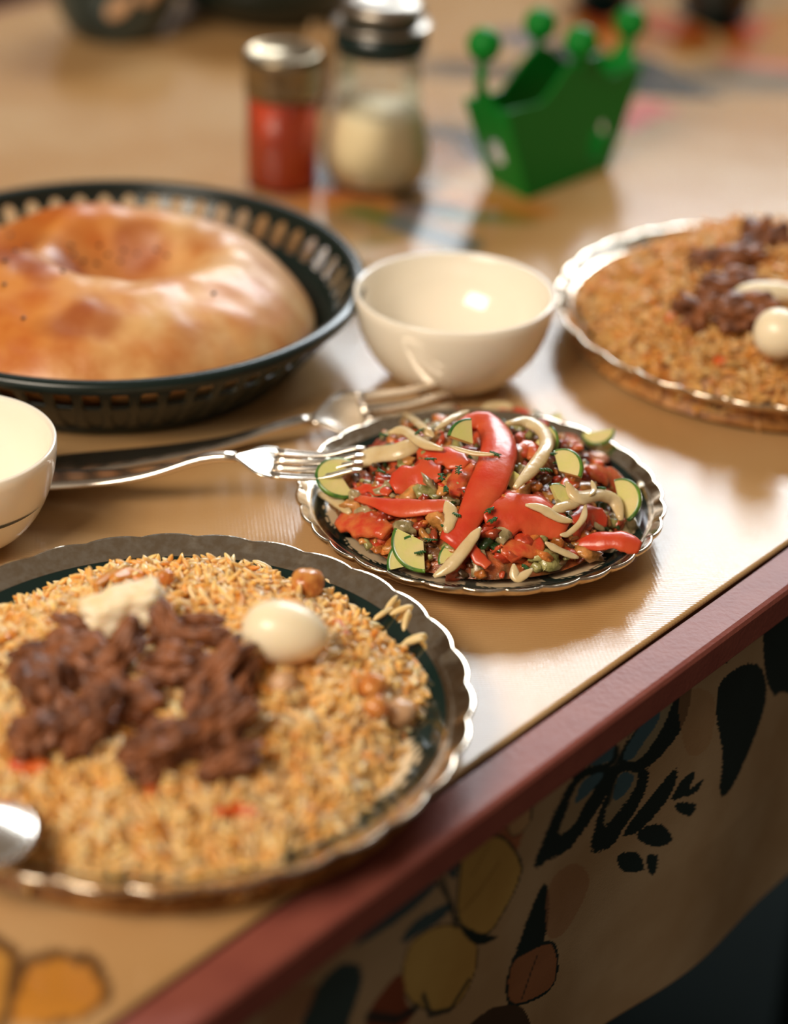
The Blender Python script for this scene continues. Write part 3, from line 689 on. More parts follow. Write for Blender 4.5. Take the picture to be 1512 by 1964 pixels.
# ---------------------------------------------------------------- salad
def hs(x, y):
    r = math.hypot(x-PL2[0], y-PL2[1])/R2
    if r > 0.90: return 0.004
    return 0.008+0.030*max(0, 1-(r/0.86)**2.2)**0.85+0.003*pn(x, y, 90)*(1-r)
V, Fc = mound('s', PL2, R2, hs, None, rmax=0.80)
sm = thing('salad_mix', 'chopped juicy salad bits heaped under the tomato strips', 'salad', PL2+np.array([0, 0, 0.005])); sm['kind'] = 'stuff'
V = np.array(V); cc = np.array([(0.50, 0.12, 0.03) if pn(x, y, 130) > 0 else (0.22, 0.09, 0.03) for x, y, z in V])
mesh('salad_bed', V, Fc, M['mix'], sm, cols=cc)['kind'] = 'stuff'
bits = []; cols = []
pal = [(0.62, 0.06, 0.02), (0.66, 0.20, 0.04), (0.62, 0.09, 0.03), (0.70, 0.30, 0.08), (0.42, 0.38, 0.14), (0.52, 0.40, 0.22), (0.03, 0.08, 0.02), (0.10, 0.05, 0.02), (0.14, 0.05, 0.02), (0.50, 0.08, 0.03)]
for i_ in range(900):
    r = R2*0.80*math.sqrt(random.random()); t = random.random()*6.283; x = PL2[0]+r*math.cos(t); y = PL2[1]+r*math.sin(t)
    z = ZT+hs(x, y)+random.uniform(-0.002, 0.0015); sz = random.uniform(0.0015, 0.0046) if i_ % 4 else random.uniform(0.005, 0.0085)
    if i_ % 4 == 0: z -= 0.0012
    V, T = blob((x, y, z), (random.uniform(-1, 1), random.uniform(-1, 1), random.uniform(-.6, .6)), (sz, sz*random.uniform(.3, .8), sz*random.uniform(.25, .6)), amp=0.5, sub=1, square=0.4)
    bits.append((V, T)); cols += [random.choice(pal if i_ % 4 else pal[:6])]*len(V)
V, Fc = join(bits); mesh('chopped_bits', V, Fc, M['mix'], sm, cols=np.array(cols))['kind'] = 'stuff'

def strip_on(name, pts, wd, m, lab, cat, group, lift=0.004, th=0.35, curl=0.0, tip=(0.4, 0.4), rough=0.15, n=16, nrm=(0, -0.5, 1), lifts=None, hts=None, maxth=0.0022):
    q = []
    for i_, (x, y) in enumerate(pts):
        if hts is not None and hts[i_] is not None: q.append(P(x, y, hts[i_]))
        else: q.append(march(x, y, hs, (lifts[i_] if lifts else lift)))
    k = pxm(q[0]); w_ = wd/2/k
    if m == 'tomato': w_ = (w_*0.80, w_*1.12); th, maxth = th*0.8, 0.0019
    w0 = w_[0] if isinstance(w_, tuple) else w_
    V, Fc = sweep(q, w_, min(w0*th, maxth), n=n, curl=curl*w0*0.55, tip=tip, rough=rough, nrm=nrm, sec=12)
    return tag(mesh(name, V, Fc, M[m]), lab, cat, group)
GT = 'tomato strips in the salad'
toms = [([(872, 830), (905, 806), (938, 812), (958, 850), (945, 905), (915, 965), (885, 1015), (862, 1045)], 62, 'tomato', 0.30, .008, 'long red tomato strip looping over the top of the salad'),
        ([(925, 985), (975, 975), (1030, 985), (1085, 1018)], 96, 'tomato', 0.45, .006, 'wide domed tomato wedge in the front middle of the salad'),
        ([(752, 935), (795, 915), (845, 905)], 74, 'tomato', 0.25, .004, 'square red tomato piece left of the long strip'),
        ([(688, 955), (745, 968), (800, 972), (862, 968)], 36, 'tomato', 0.25, .006, 'flat tomato strip lying left of the white onion tip'),
        ([(684, 940), (715, 935), (748, 945)], 30, 'tomato', 0.2, .004, 'short tomato piece at the left above the flat strip'),
        ([(652, 995), (695, 1000), (745, 1020)], 62, 'tomato_flesh', 0.3, .003, 'juicy tomato chunk at the lower left of the salad'),
        ([(806, 862), (850, 872), (895, 892)], 46, 'tomato', 0.2, .005, 'salmon red tomato strip under the thin onion sliver'),
        ([(845, 795), (875, 790), (902, 800)], 28, 'tomato', 0.2, .003, 'red tomato strip at the far left crest of the salad'),
        ([(945, 800), (980, 792), (1015, 795)], 32, 'tomato', 0.2, .004, 'red tomato strip at the far crest right of the loop'),
        ([(900, 828), (925, 822), (930, 850)], 28, 'tomato', 0.2, .003, 'dark red tomato piece inside the loop of the long strip'),
        ([(1048, 812), (1080, 830), (1108, 862)], 44, 'tomato_flesh', 0.25, .004, 'seedy tomato piece at the upper right of the salad'),
        ([(1112, 850), (1140, 865), (1148, 890)], 44, 'tomato_flesh', 0.25, .004, 'pinkish tomato piece hanging over the right slope'),
        ([(1130, 905), (1165, 912), (1205, 935)], 52, 'tomato_flesh', 0.25, .004, 'seedy tomato slice at the right near the cucumber'),
        ([(990, 868), (1012, 858), (1025, 878)], 40, 'tomato_flesh', 0.25, .003, 'small tomato cube under the curved onion ring'),
        ([(905, 1040), (915, 1065), (938, 1086)], 26, 'tomato', 0.2, .005, 'narrow tomato tail hanging at the front below the wedge'),
        ([(1110, 905), (1090, 935), (1105, 950)], 30, 'tomato_flesh', 0.2, .003, 'dull tomato piece behind the forked onion'),
        ([(960, 1050), (1000, 1052), (1040, 1040)], 48, 'tomato_flesh', 0.3, .002, 'orange juicy tomato core below the domed wedge'),
        ([(905, 890), (880, 920), (872, 950)], 40, 'tomato_flesh', 0.3, .003, 'orange tomato pulp left beside the long strip'),
        ([(740, 805), (770, 808), (800, 815)], 20, 'tomato_flesh', 0.2, .004, 'dark red tomato bit at the far left of the salad'),
        ([(1095, 1000), (1130, 985), (1165, 1000)], 50, 'tomato', 0.3, .003, 'red tomato wedge under the onion hook at the right')]
for pts, wd, m_, cu, lf, lab in toms:
    strip_on('tomato_strip', pts, wd, m_, lab, 'tomato', GT, lift=lf, curl=cu, rough=0.5, n=22, th=0.3, tip=(0.55, 0.5))
strip_on('tomato_strip', [(1105, 1045), (1150, 1035), (1195, 1035), (1228, 1050), (1205, 1075)][:4], 44, 'tomato', 'tomato tail hanging over the right rim of the salad plate', 'tomato', GT,
         hts=[.019, .023, .024, .021], curl=0.4, rough=0.35, n=20, tip=(0.5, 0.6))
GO = 'onion slivers in the salad'
ons = [([(972, 812), (1010, 808), (1042, 826), (1048, 858), (1020, 900), (988, 935)], 24, .010, 'curved onion ring arching over the middle of the salad'),
       ([(922, 1012), (900, 1040), (868, 1080), (832, 1106)], 21, .009, 'long onion strip hanging over the front rim of the plate'),
       ([(856, 962), (866, 988), (856, 1022)], 22, .010, 'short pointed onion tip standing before the red strip'),
       ([(1086, 925), (1108, 952), (1150, 948), (1180, 960), (1192, 998)], 25, .010, 'hooked onion piece at the right of the salad'),
       ([(1058, 980), (1090, 968), (1125, 955)], 20, .008, 'onion arm reaching left from the hooked piece'),
       ([(1124, 962), (1118, 995), (1092, 1022), (1075, 1026)], 11, .009, 'thin onion curl dropping from the hooked piece'),
       ([(1008, 968), (1040, 975), (1070, 992), (1098, 1000)], 17, .010, 'onion strip lying along the domed tomato wedge'),
       ([(1046, 1040), (1075, 1056), (1110, 1070)], 13, .007, 'small onion sliver at the front right rim'),
       ([(672, 895), (715, 872), (770, 862), (822, 840)], 34, .006, 'broad pale onion piece at the left near the fork'),
       ([(745, 830), (775, 825), (812, 850), (850, 862)], 18, .009, 'bent onion sliver at the upper left of the salad'),
       ([(775, 790), (808, 815), (832, 838)], 15, .007, 'onion sliver crossing behind at the far left'),
       ([(862, 856), (905, 868), (948, 872)], 9, .014, 'very thin onion sliver across the long red strip'),
       ([(835, 825), (870, 800), (900, 788)], 13, .009, 'thin onion sliver near the far left crest'),
       ([(925, 784), (955, 778), (985, 782)], 20, .006, 'whitish onion piece at the very back of the salad'),
       ([(985, 1082), (992, 1108), (1022, 1092)], 16, .012, 'tiny onion scrap stuck on the front rim'),
       ([(1150, 858), (1130, 845), (1112, 838)], 14, .006, 'onion scrap beside the pinkish tomato at the right'),
       ([(1232, 905), (1234, 920), (1226, 935)], 13, .008, 'onion scrap near the right rim of the salad plate'),
       ([(1135, 922), (1140, 938), (1132, 950)], 9, .012, 'upright onion sliver behind the hooked piece'),
       ([(600, 935), (640, 955), (672, 985)], 20, .004, 'dull onion strip lying low at the left rim')]
for pts, wd, lf, lab in ons:
    strip_on('onion_sliver', pts, wd*1.2, 'onion', lab, 'onion', GO, lift=lf, curl=0.35, tip=(0.25, 0.3), rough=0.2, th=0.4, maxth=0.0014, n=18)
def cuke(x, y, r, ang, tilt, lab, lift=0.005, span=200, th=0.0026, squash=1.0):
    q = march(x, y, hs, lift); k = pxm(q); R = r/k
    N = np.array([math.sin(math.radians(tilt[0])), -math.sin(math.radians(tilt[1])), 0]); N[2] = math.sqrt(max(0.02, 1-N@N))
    X, Y, _ = frame((1, 0, -N[0]/N[2]), N); rt = thing('cucumber_slice', lab, 'cucumber', q, 'cucumber slices in the salad')
    a0 = math.radians(ang-span/2); a1 = math.radians(ang+span/2); n = 22
    def ringpts(rad, z): return [q+X*rad*math.cos(a0+(a1-a0)*i/(n-1))+Y*squash*rad*math.sin(a0+(a1-a0)*i/(n-1))+N*z for i in range(n)]
    V = ringpts(R*0.90, th/2)+ringpts(R*0.90, -th/2); V += [q+N*th*0.5, q-N*th*0.5]
    Fc = []
    for i in range(n-1): Fc += [(2*n, i, i+1), (2*n+1, n+i+1, n+i), (i, n+i, n+i+1, i+1)]
    Fc += [(2*n, 2*n+1, n, 0), (2*n, n-1, 2*n-1, 2*n+1)]
    mesh('flesh', V, Fc, M['cuke'], rt, smooth=False)
    V = ringpts(R*0.90, th/2)+ringpts(R*0.985, th*0.42)+ringpts(R, 0)+ringpts(R*0.985, -th*0.42)+ringpts(R*0.90, -th/2)
    Fc = [(j*n+i, (j+1)*n+i, (j+1)*n+i+1, j*n+i+1) for j in range(4) for i in range(n-1)]+[tuple(j*n for j in range(5)), tuple(j*n+n-1 for j in range(4, -1, -1))]
    o = mesh('rind', V, Fc, M['rind'], rt); o['label'] = 'dark green rind'
cuke(655, 918, 52, 190, (10, 25), 'pale cucumber half slice at the left rim beside the fork tines', lift=0.009, span=230, squash=0.9)
cuke(812, 1040, 62, 215, (0, 40), 'cucumber wedge with dark green rind at the front left', lift=0.006, span=120)
cuke(800, 1082, 58, 150, (0, 50), 'cucumber chunk under the front left wedge', lift=0.004, span=90)
cuke(905, 852, 52, 150, (20, 40), 'thin cucumber sliver with green edge standing near the top', lift=0.010, span=75)
cuke(1075, 905, 48, 20, (-30, 30), 'cucumber slice with dark rind in the right middle', lift=0.008, span=130)
cuke(1068, 958, 32, 60, (20, 40), 'small green cucumber piece left of the hooked onion', lift=0.006, span=150)
cuke(1190, 962, 46, -10, (-35, 35), 'cucumber half slice at the right end of the salad', lift=0.008, span=170)
cuke(1148, 830, 32, -95, (-15, 20), 'cucumber slice lying on the far right rim', lift=0.016, span=180)
cuke(1030, 850, 44, -40, (-20, 30), 'pale cucumber slice behind the curved onion ring', lift=0.004, span=150)
cuke(880, 1075, 40, 120, (0, 45), 'dark rinded cucumber end at the front centre rim', lift=0.002, span=150)
cuke(1088, 815, 36, 200, (0, 15), 'cucumber slice half under tomato at the far rim', lift=0.002, span=160)
cuke(1000, 915, 36, 230, (10, 45), 'shadowed cucumber piece below the curved onion ring', lift=0.003, span=140)
def dill(x, y, r, lab, lift=0.010, ang=None):
    q = march(x, y, hs, lift); k = pxm(q); L = r/k; a = random.random()*6.28 if ang is None else ang; ps = []
    d = np.array([math.cos(a), math.sin(a)*0.8, 0.2*math.sin(a)])
    end = q+d*L; ps.append(sweep([q-d*L*0.4, q+d*L*0.3, end], 0.00045, 0.0004, n=6, sec=5, tip=(1, .5)))
    for j in range(9):
        b = q-d*L*0.3+d*L*1.2*(j/8); s_ = 1 if j % 2 else -1; e = np.array([math.cos(a+s_*0.8), math.sin(a+s_*0.8)*0.8, random.uniform(-.2, .5)])
        ps.append(sweep([b, b+e*L*0.25, b+e*L*0.5+np.array([0, 0, -0.0008])], 0.00036, 0.0003, n=5, sec=4, tip=(1, .4)))
    V, Fc = join(ps); tag(mesh('dill_sprig', V, Fc, M['dill']), lab, 'dill', 'dill sprigs on the salad')
for x, y, r, lab in [(833, 1035, 17, 'dill sprig above the front left cucumber wedge'), (800, 1060, 14, 'dill sprig on the front left cucumber chunk'), (850, 1008, 12, 'dark dill sprig left of the pointed onion tip'),
                     (848, 918, 18, 'brownish dill clump beside the square tomato piece'), (856, 935, 14, 'dill clump just under the square tomato piece'), (735, 905, 14, 'dill sprig over the pale onion at the left'),
                     (800, 830, 16, 'green dill sprig at the upper left of the salad'), (880, 905, 18, 'dark dill stem lying on the pulp left of the long strip'), (945, 868, 16, 'dill stem across the long red strip'),
                     (944, 975, 15, 'dark dill stem on the left end of the domed wedge'), (950, 995, 14, 'dill stem down the front of the domed wedge'), (1040, 900, 16, 'green dill below the curved onion ring'),
                     (1075, 882, 15, 'bright dill sprig on the right middle cucumber'), (1035, 795, 14, 'dark green dill sprig at the far crest'), (1055, 870, 13, 'dill sprig beside the pale cucumber slice'),
                     (740, 835, 12, 'dill sprig at the far left edge of the salad'), (1005, 1085, 12, 'dill bit at the front rim under the wedge'), (870, 985, 13, 'thin dill stem across the pointed onion tip'),
                     (820, 880, 14, 'yellow green dill above the square tomato piece'), (1150, 935, 11, 'dill piece behind the onion hook')]:
    dill(x, y, r, lab)

# ---------------------------------------------------------------- bowls
def bowl(cpx, cpy, R, H, rb, label, line=False):
    c = zc(P(cpx, cpy, H)); rt = thing('bowl', label, 'bowl', c, 'white bowls')
    out = [(0.001, 0.002), (rb-0.003, 0.002), (rb-0.002, 0.0), (rb, 0.0002), (rb+0.001, 0.004)]
    for k in range(1, 13):
        u = k/12; out.append((rb+0.001+(R-rb-0.001)*math.sin(u*math.pi/2)**0.85, 0.004+(H-0.004)*(1-math.cos(u*math.pi/2))**0.80))
    inn = [(R-0.0006, H+0.0007), (R-0.002, H+0.0004), (R-0.003, H-0.002)]
    for k in range(11, -1, -1):
        u = k/12; inn.append((max(0.001, (R-0.0035)*math.sin(u*math.pi/2)**0.8), 0.008+(H-0.011)*(1-math.cos(u*math.pi/2))**0.9))
    mesh('body', *lathe(out+inn, c, 96), M['porcelain'], rt)
    if line:
        # thin dark arc painted on the outside, built as a fine raised band
        V = []; Fc = []; n = 40
        def rad(z):
            for (r0, z0), (r1, z1) in zip(out[4:], out[5:]):
                if z0 <= z <= z1: return r0+(r1-r0)*(z-z0)/(z1-z0)
            return R
        for i in range(n):
            u = i/(n-1); t = math.radians(-150+u*132); z = 0.0255+0.001*math.sin(u*3)
            for dz in (-0.0009*math.sin(math.pi*min(1, max(0.08, (1-u)*3, )) / 2), 0.0009*math.sin(math.pi*min(1, max(0.08, (1-u)*3))/2)):
                r = rad(z+dz)+0.0003; V.append((c[0]+r*math.cos(t), c[1]+r*math.sin(t), ZT+z+dz))
        for i in range(n-1): Fc.append((2*i, 2*i+2, 2*i+3, 2*i+1))
        o = mesh('painted_line', V, Fc, M['line'], rt); o['label'] = 'thin dark painted line'
    return c
bowl(873, 560, 0.0522, 0.050, 0.0235, 'empty cream white bowl between the bread basket and the far plate')
bowl(-97, 845, 0.0470, 0.050, 0.022, 'white bowl with a dark line cut by the left frame edge', line=True)

# ---------------------------------------------------------------- forks
def fork(A, B, label, rise=0.006, roll=0.0, headw=0.0125, hu=0.66):
    """A handle end, B tine tips (world points on the table)"""
    A = np.array(A); B = np.array(B); L = np.linalg.norm(B-A); X = (B-A)/L; Y = np.cross((0, 0, 1), X); Y /= np.linalg.norm(Y); Z = np.cross(X, Y)
    rt = thing('fork', label, 'fork', A, 'steel forks')
    def W(u, y, z):
        k_ = max(0, min(1, (u-0.45)/0.25)); k_ = k_*k_*(3-2*k_); c_, s_ = math.cos(roll*k_), math.sin(roll*k_); z = z+0.9*headw*abs(s_); return A+X*u*L+Y*(y*c_-z*s_)+Z*(z*c_+y*s_)
    def zc_(u):   # long profile
        return 0.002+rise*math.exp(-((u-0.66)/0.14)**2)+0.003*math.exp(-((u-0.98)/0.05)**2)+0.0015*math.exp(-((u-0.1)/0.15)**2)
    def solid(rows, name):
        V = []; Fc = []; m = 9
        for (u, w_, t, y0, dish) in rows:
            for sgn in (1, -1):
                for j in range(m):
                    s_ = -1+2*j/(m-1); s_ *= sgn; e = math.sqrt(max(0, 1-abs(s_)**4))
                    V.append(W(u, y0+s_*w_, zc_(u)-dish*(1-s_*s_)+sgn*t*(0.35+0.65*e)))
        k = 2*m; n = len(rows)
        for i in range(n-1):
            for j in range(k): Fc.append((i*k+j, i*k+(j+1) % k, (i+1)*k+(j+1) % k, (i+1)*k+j))
        Fc += [tuple(range(k))[::-1], tuple((n-1)*k+j for j in range(k))]
        return mesh(name, V, Fc, M['steel'], rt)
    hr = []
    for i in range(26):
        u = hu*i/25; w_ = 0.0122*(1-0.76*min(1, u/(hu-0.10))**1.3) if u > 0.03 else 0.0122*math.sqrt(max(0.02, 1-((0.03-u)/0.03)**2)); hr.append((u, w_, 0.0012+0.0010*min(1, u/0.6), 0, 0))
    solid(hr, 'handle')
    hd = []
    for i in range(14):
        u = hu+(0.79-hu)*i/13; k = i/13; hd.append((u, 0.003+(headw-0.003)*(math.sin(min(1, k*1.25)*math.pi/2)**1.5), 0.0011, 0, 0.0035*k))
    solid(hd, 'head')
    for j in range(4):
        y0 = (-1.5+j)*headw*2/4*1.03
        tr = [(0.785+0.215*i/9, headw*0.165*(1-0.45*(i/9)**2), 0.0009, y0*(1-0.06*i/9), 0.0035*(1-(y0/headw)**2)*(1-i/9)) for i in range(10)]
        solid(tr, 'tine')
fork(P(20, 922, 0.003), P(868, 792, 0.004), 'steel fork lying behind the salad plate with wide pale head', headw=0.0175, roll=0.30, rise=0.004)
fork(P(-95, 940, 0.002), P(700, 898, 0.0265), 'steel fork with tines resting on the salad plate rim', headw=0.0145, rise=0.008, hu=0.70)
# spoon tip at the left edge resting on the front plate
sp = thing('spoon', 'shiny steel spoon tip entering at the left edge over the front plate', 'spoon', P(-20, 1620, 0.026), None)
q = P(-38, 1597, 0.030); V = []; Fc = []
sx = np.array([1, -0.15, 0]); sx /= np.linalg.norm(sx); sy = np.array([0.15, 1, 0.0]); sy /= np.linalg.norm(sy)
nr, ns = 10, 40; k = pxm(q)
for s_ in (1, -1):
    for i in range(nr+1):
        for j in range(ns):
            r = i/nr; t = 2*math.pi*j/ns; V.append(q+sx*r*110/k*math.cos(t)+sy*r*0.0185*math.sin(t)*(1+0.1*math.cos(t))+np.array([0, 0, (0.0065*(1-r*r)+(0.0006 if s_ > 0 else -0.0006))]))
for s_ in range(2):
    b = s_*(nr+1)*ns
    for i in range(nr):
        for j in range(ns):
            f = (b+i*ns+j, b+i*ns+(j+1) % ns, b+(i+1)*ns+(j+1) % ns, b+(i+1)*ns+j); Fc.append(f if s_ else f[::-1])
for j in range(ns): Fc.append((nr*ns+j, nr*ns+(j+1) % ns, (2*nr+1)*ns+(j+1) % ns, (2*nr+1)*ns+j))
mesh('spoon_bowl', V, Fc, M['steel'], sp)
V, Fc = sweep([q-sx*0.022+np.array([0, 0, 0.001]), q-sx*0.07+np.array([0, 0, 0.012]), q-sx*0.13+np.array([0, 0, 0.010])], (0.003, 0.008), 0.0012, nrm=(0, 0, 1), n=12, tip=(1, .5)); mesh('handle', V, Fc, M['steel'], sp)

# ---------------------------------------------------------------- bread basket and bread
BR_ = 0.1300; BH = 0.045; bc = zc(P(213, 524, BH)); RB = 0.097
bk = thing('bread_basket', 'round black plastic basket with slotted sides holding the bread', 'basket', bc)
mesh('basket_base', *lathe([(0.001, 0.0), (RB, 0.0), (RB+0.003, 0.003), (RB+0.0045, 0.008), (RB+0.002, 0.008), (RB, 0.004), (0.001, 0.003)], bc, 96), M['black'], bk)
mesh('basket_rim', *lathe([(BR_-0.004, BH-0.006), (BR_-0.001, BH-0.007), (BR_+0.003, BH-0.005), (BR_+0.0045, BH-0.001), (BR_+0.003, BH+0.001), (BR_-0.001, BH+0.0015), (BR_-0.0045, BH-0.001), (BR_-0.004, BH-0.006)], bc, 128), M['black'], bk)
NR = 56; rib0 = None
wu = np.linspace(0, 0.60, 8)
wp = [(RB+0.0030+(BR_-RB-0.0035)*(u**0.8), 0.006+(BH-0.010)*u) for u in wu]
mesh('lower_wall', *lathe(wp+[(r-0.0016, z) for r, z in wp[::-1]], bc, 112), M['black'], bk)
prof = [(0.0, .0034), (0.10, .0060), (0.18, .0036), (0.40, .0030), (0.52, .0052), (0.64, .0030), (0.84, .0034), (0.93, .0066), (1.0, .0075)]
V = []; Fc = []
for u, w_ in prof:
    r = RB+0.0025+(BR_-RB-0.0035)*(u**0.8); z = 0.006+(BH-0.010)*u
    for (y, x) in ((-w_, 0), (-w_*0.6, 0.0018), (w_*0.6, 0.0018), (w_, 0), (w_*0.8, -0.001), (-w_*0.8, -0.001)): V.append((r+x, y*0.86, z))
for i in range(len(prof)-1):
    for j in range(6): Fc.append((i*6+j, i*6+(j+1) % 6, (i+1)*6+(j+1) % 6, (i+1)*6+j))
Fc += [tuple(range(6))[::-1], tuple((len(prof)-1)*6+j for j in range(6))]
me = bpy.data.meshes.new('rib'); me.from_pydata(V, [], Fc); me.update(); me.materials.append(M['black'])
for k in range(NR):
    o = bpy.data.objects.new('rib', me); C.objects.link(o); o.parent = bk; o.rotation_euler = (0, 0, 2*math.pi*k/NR); ORI[o] = ORI[bk]
# bread: ring loaf, raised rim with two stamped hollows
b0 = zc(P(185, 556, 0.040)); BRD = 0.1165
d1 = zc(P(240, 522, 0.045)); d2 = zc(P(5, 500, 0.04))
def bread_h(x, y):
    r = math.hypot(x-b0[0], y-b0[1])/BRD
    if r >= 1: return 0.012
    base = 0.012+0.053*(1-r**3.2)**0.55
    e1 = ((x-d1[0])/0.038)**2+((y-d1[1])/0.034)**2; e2 = ((x-d2[0])/0.022)**2+((y-d2[1])/0.032)**2
    base -= 0.034*math.exp(-e1**1.6)+0.018*math.exp(-e2**1.6)
    return base+0.0035*pn(x, y, 22)+0.0014*pn(x, y, 70)
V = []; cols = []; nr, ns = 70, 180
for i in range(nr+1):
    for k in range(ns):
        rn = (i/nr)**0.8; t = 2*math.pi*k/ns; x = b0[0]+rn*BRD*math.cos(t); y = b0[1]+rn*BRD*math.sin(t); h = bread_h(x, y)
        V.append((x, y, ZT+h))
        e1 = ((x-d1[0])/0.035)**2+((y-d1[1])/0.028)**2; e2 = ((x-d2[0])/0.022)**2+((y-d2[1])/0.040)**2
        dark = max(0, min(1, 1.2-e1))*0.75 + max(0, min(1, 1.2-e2))*1.0  # hollows coloured darker, their shading painted into the crust
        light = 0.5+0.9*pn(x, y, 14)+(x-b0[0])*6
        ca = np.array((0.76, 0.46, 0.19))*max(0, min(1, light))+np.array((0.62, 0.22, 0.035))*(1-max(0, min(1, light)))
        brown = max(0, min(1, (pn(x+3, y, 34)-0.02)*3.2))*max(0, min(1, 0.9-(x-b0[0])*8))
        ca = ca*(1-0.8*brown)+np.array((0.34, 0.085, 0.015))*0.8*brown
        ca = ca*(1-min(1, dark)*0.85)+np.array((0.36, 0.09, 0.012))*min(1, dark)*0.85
        cols.append(ca)
top_n = len(V); Fc = []
for i in range(nr):
    for k in range(ns): Fc.append((i*ns+k, (i+1)*ns+k, (i+1)*ns+(k+1) % ns, i*ns+(k+1) % ns))
base_i = len(V)
for i, (rr, hh) in enumerate(((0.99, 0.008), (0.90, 0.0045), (0.5, 0.0045), (0.01, 0.0045))):
    for k in range(ns):
        t = 2*math.pi*k/ns; V.append((b0[0]+rr*BRD*math.cos(t), b0[1]+rr*BRD*math.sin(t), ZT+hh)); cols.append((0.6, 0.3, 0.1))
for i in range(4):
    a = nr*ns+i*ns
    for k in range(ns): Fc.append((a+k, a+ns+k, a+ns+(k+1) % ns, a+(k+1) % ns))
V = np.array(V)
# keep the loaf inside the sloping basket wall
rr = np.hypot(V[:, 0]-bc[0], V[:, 1]-bc[1]); zz = V[:, 2]-ZT
lim = (RB-0.002)+(BR_-RB-0.004)*np.clip((zz-0.006)/(BH-0.010), 0, 1)**0.8-0.001+np.where(zz > BH, 0.003, 0)
f = np.where(rr > lim, lim/np.maximum(rr, 1e-6), 1.0); V[:, 0] = bc[0]+(V[:, 0]-bc[0])*f; V[:, 1] = bc[1]+(V[:, 1]-bc[1])*f
bd = thing('bread_loaf', 'round golden loaf with glossy crust sitting in the black basket', 'bread', bc+np.array([0, 0, 0.0045]))
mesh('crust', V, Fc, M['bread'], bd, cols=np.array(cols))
sd = []
for x, y in [(135, 470), (142, 488), (190, 470), (207, 488), (238, 480), (262, 486), (300, 478), (320, 490), (160, 500), (185, 505), (230, 500), (20, 450), (30, 480), (10, 500), (50, 475), (410, 562), (45, 610), (8, 545), (120, 520)]:
    q = march(x, y, bread_h, 0.0004); sd.append(blob(q, (random.uniform(-1, 1), 1, 0), (0.0018, 0.0011, 0.0008), sub=1))
V, Fc = join(sd); o = mesh('seeds', V, Fc, M['seed'], bd); o['label'] = 'black seeds'; o['kind'] = 'stuff'

# ---------------------------------------------------------------- jars
jc = zc(P(541, 352)); jr = 0.0232
rj = thing('red_jar', 'glass jar of red chilli paste with a tin lid behind the basket', 'jar', jc)
mesh('glass_body', *lathe([(0.001, 0.0), (jr-0.002, 0.0), (jr, 0.002), (jr, 0.060), (jr-0.001, 0.063), (jr-0.002, 0.070)], jc, 64), M['glass'], rj)
mesh('chilli_paste', *lathe([(0.0005, 0.002), (jr-0.003, 0.002), (jr-0.0012, 0.004), (jr-0.0012, 0.0585), (0.0005, 0.0585)], jc, 64), M['red'], rj)
lid = mesh('lid', *lathe([(jr-0.0005, 0.061), (jr+0.0008, 0.061), (jr+0.0008, 0.0655), (jr+0.0002, 0.0665), (jr+0.0008, 0.0675), (jr+0.0008, 0.0715), (jr+0.0002, 0.0725), (jr+0.0010, 0.074), (jr+0.0012, 0.086), (jr, 0.0875), (jr-0.003, 0.0875), (jr-0.0045, 0.0850), (0.0005, 0.0850)], jc, 64), M['tin'], rj); lid['label'] = 'dull brass coloured screw lid'
scn = zc(P(722, 350))
sh = thing('pour_shaker', 'bulbous glass shaker of pale powder with a dark collar and domed lid', 'shaker', scn)
gp = [(0.001, 0.0), (0.026, 0.0), (0.031, 0.003), (0.0345, 0.013), (0.0345, 0.024), (0.032, 0.038), (0.0285, 0.049), (0.0265, 0.056), (0.0275, 0.059), (0.0265, 0.062), (0.0258, 0.067), (0.0270, 0.070), (0.0260, 0.073), (0.0262, 0.084), (0.0262, 0.090)]
mesh('glass_body', *lathe(gp, scn, 72), M['glass'], sh)
mesh('powder', *lathe([(0.0005, 0.003), (0.025, 0.003), (0.0295, 0.005), (0.0330, 0.014), (0.0330, 0.024), (0.0305, 0.038), (0.0275, 0.047), (0.0260, 0.050), (0.0005, 0.052)], scn, 72), M['salt'], sh)
o = mesh('collar', *lathe([(0.0255, 0.088), (0.0285, 0.088), (0.0292, 0.091), (0.0292, 0.1035), (0.0255, 0.1045)], scn, 72), M['dark'], sh); o['label'] = 'dark collar'
mesh('flange', *lathe([(0.0255, 0.1035), (0.0305, 0.1035), (0.0315, 0.105), (0.0305, 0.1065), (0.024, 0.1065)], scn, 72), M['chrome'], sh)
o = mesh('neck_band', *lathe([(0.0245, 0.1060), (0.0245, 0.1130)], scn, 72), M['dark'], sh)
mesh('lid', *lathe([(0.0235, 0.112), (0.0262, 0.1125), (0.0268, 0.115), (0.0255, 0.118), (0.020, 0.1205), (0.012, 0.1205), (0.009, 0.119), (0.0005, 0.119)], scn, 72), M['chrome'], sh)
# pouring cup of toothpicks behind
tcn = zc(P(606, 205))
th = thing('toothpick_cup', 'small glass of toothpicks half hidden behind the two shakers', 'toothpicks', tcn)
mesh('glass_body', *lathe([(0.001, 0.0), (0.011, 0.0), (0.012, 0.002), (0.014, 0.045)], tcn, 40), M['glass'], th)
tp0 = None
for k in range(22):
    a = k*2.4; r = 0.002+0.006*math.sqrt(k/22)
    b = tcn+np.array([r*math.cos(a), r*math.sin(a), 0.003]); e = tcn+np.array([1.35*r*math.cos(a)+0.003, 1.35*r*math.sin(a), 0.056+0.004*math.sin(k*5)])
    mesh('toothpick', *sweep([b, e], 0.0011, 0.0011, nrm=(1, 0.1, 0), n=4, sec=6, tip=(.6, .3), power=1), M['toothpick'], th)

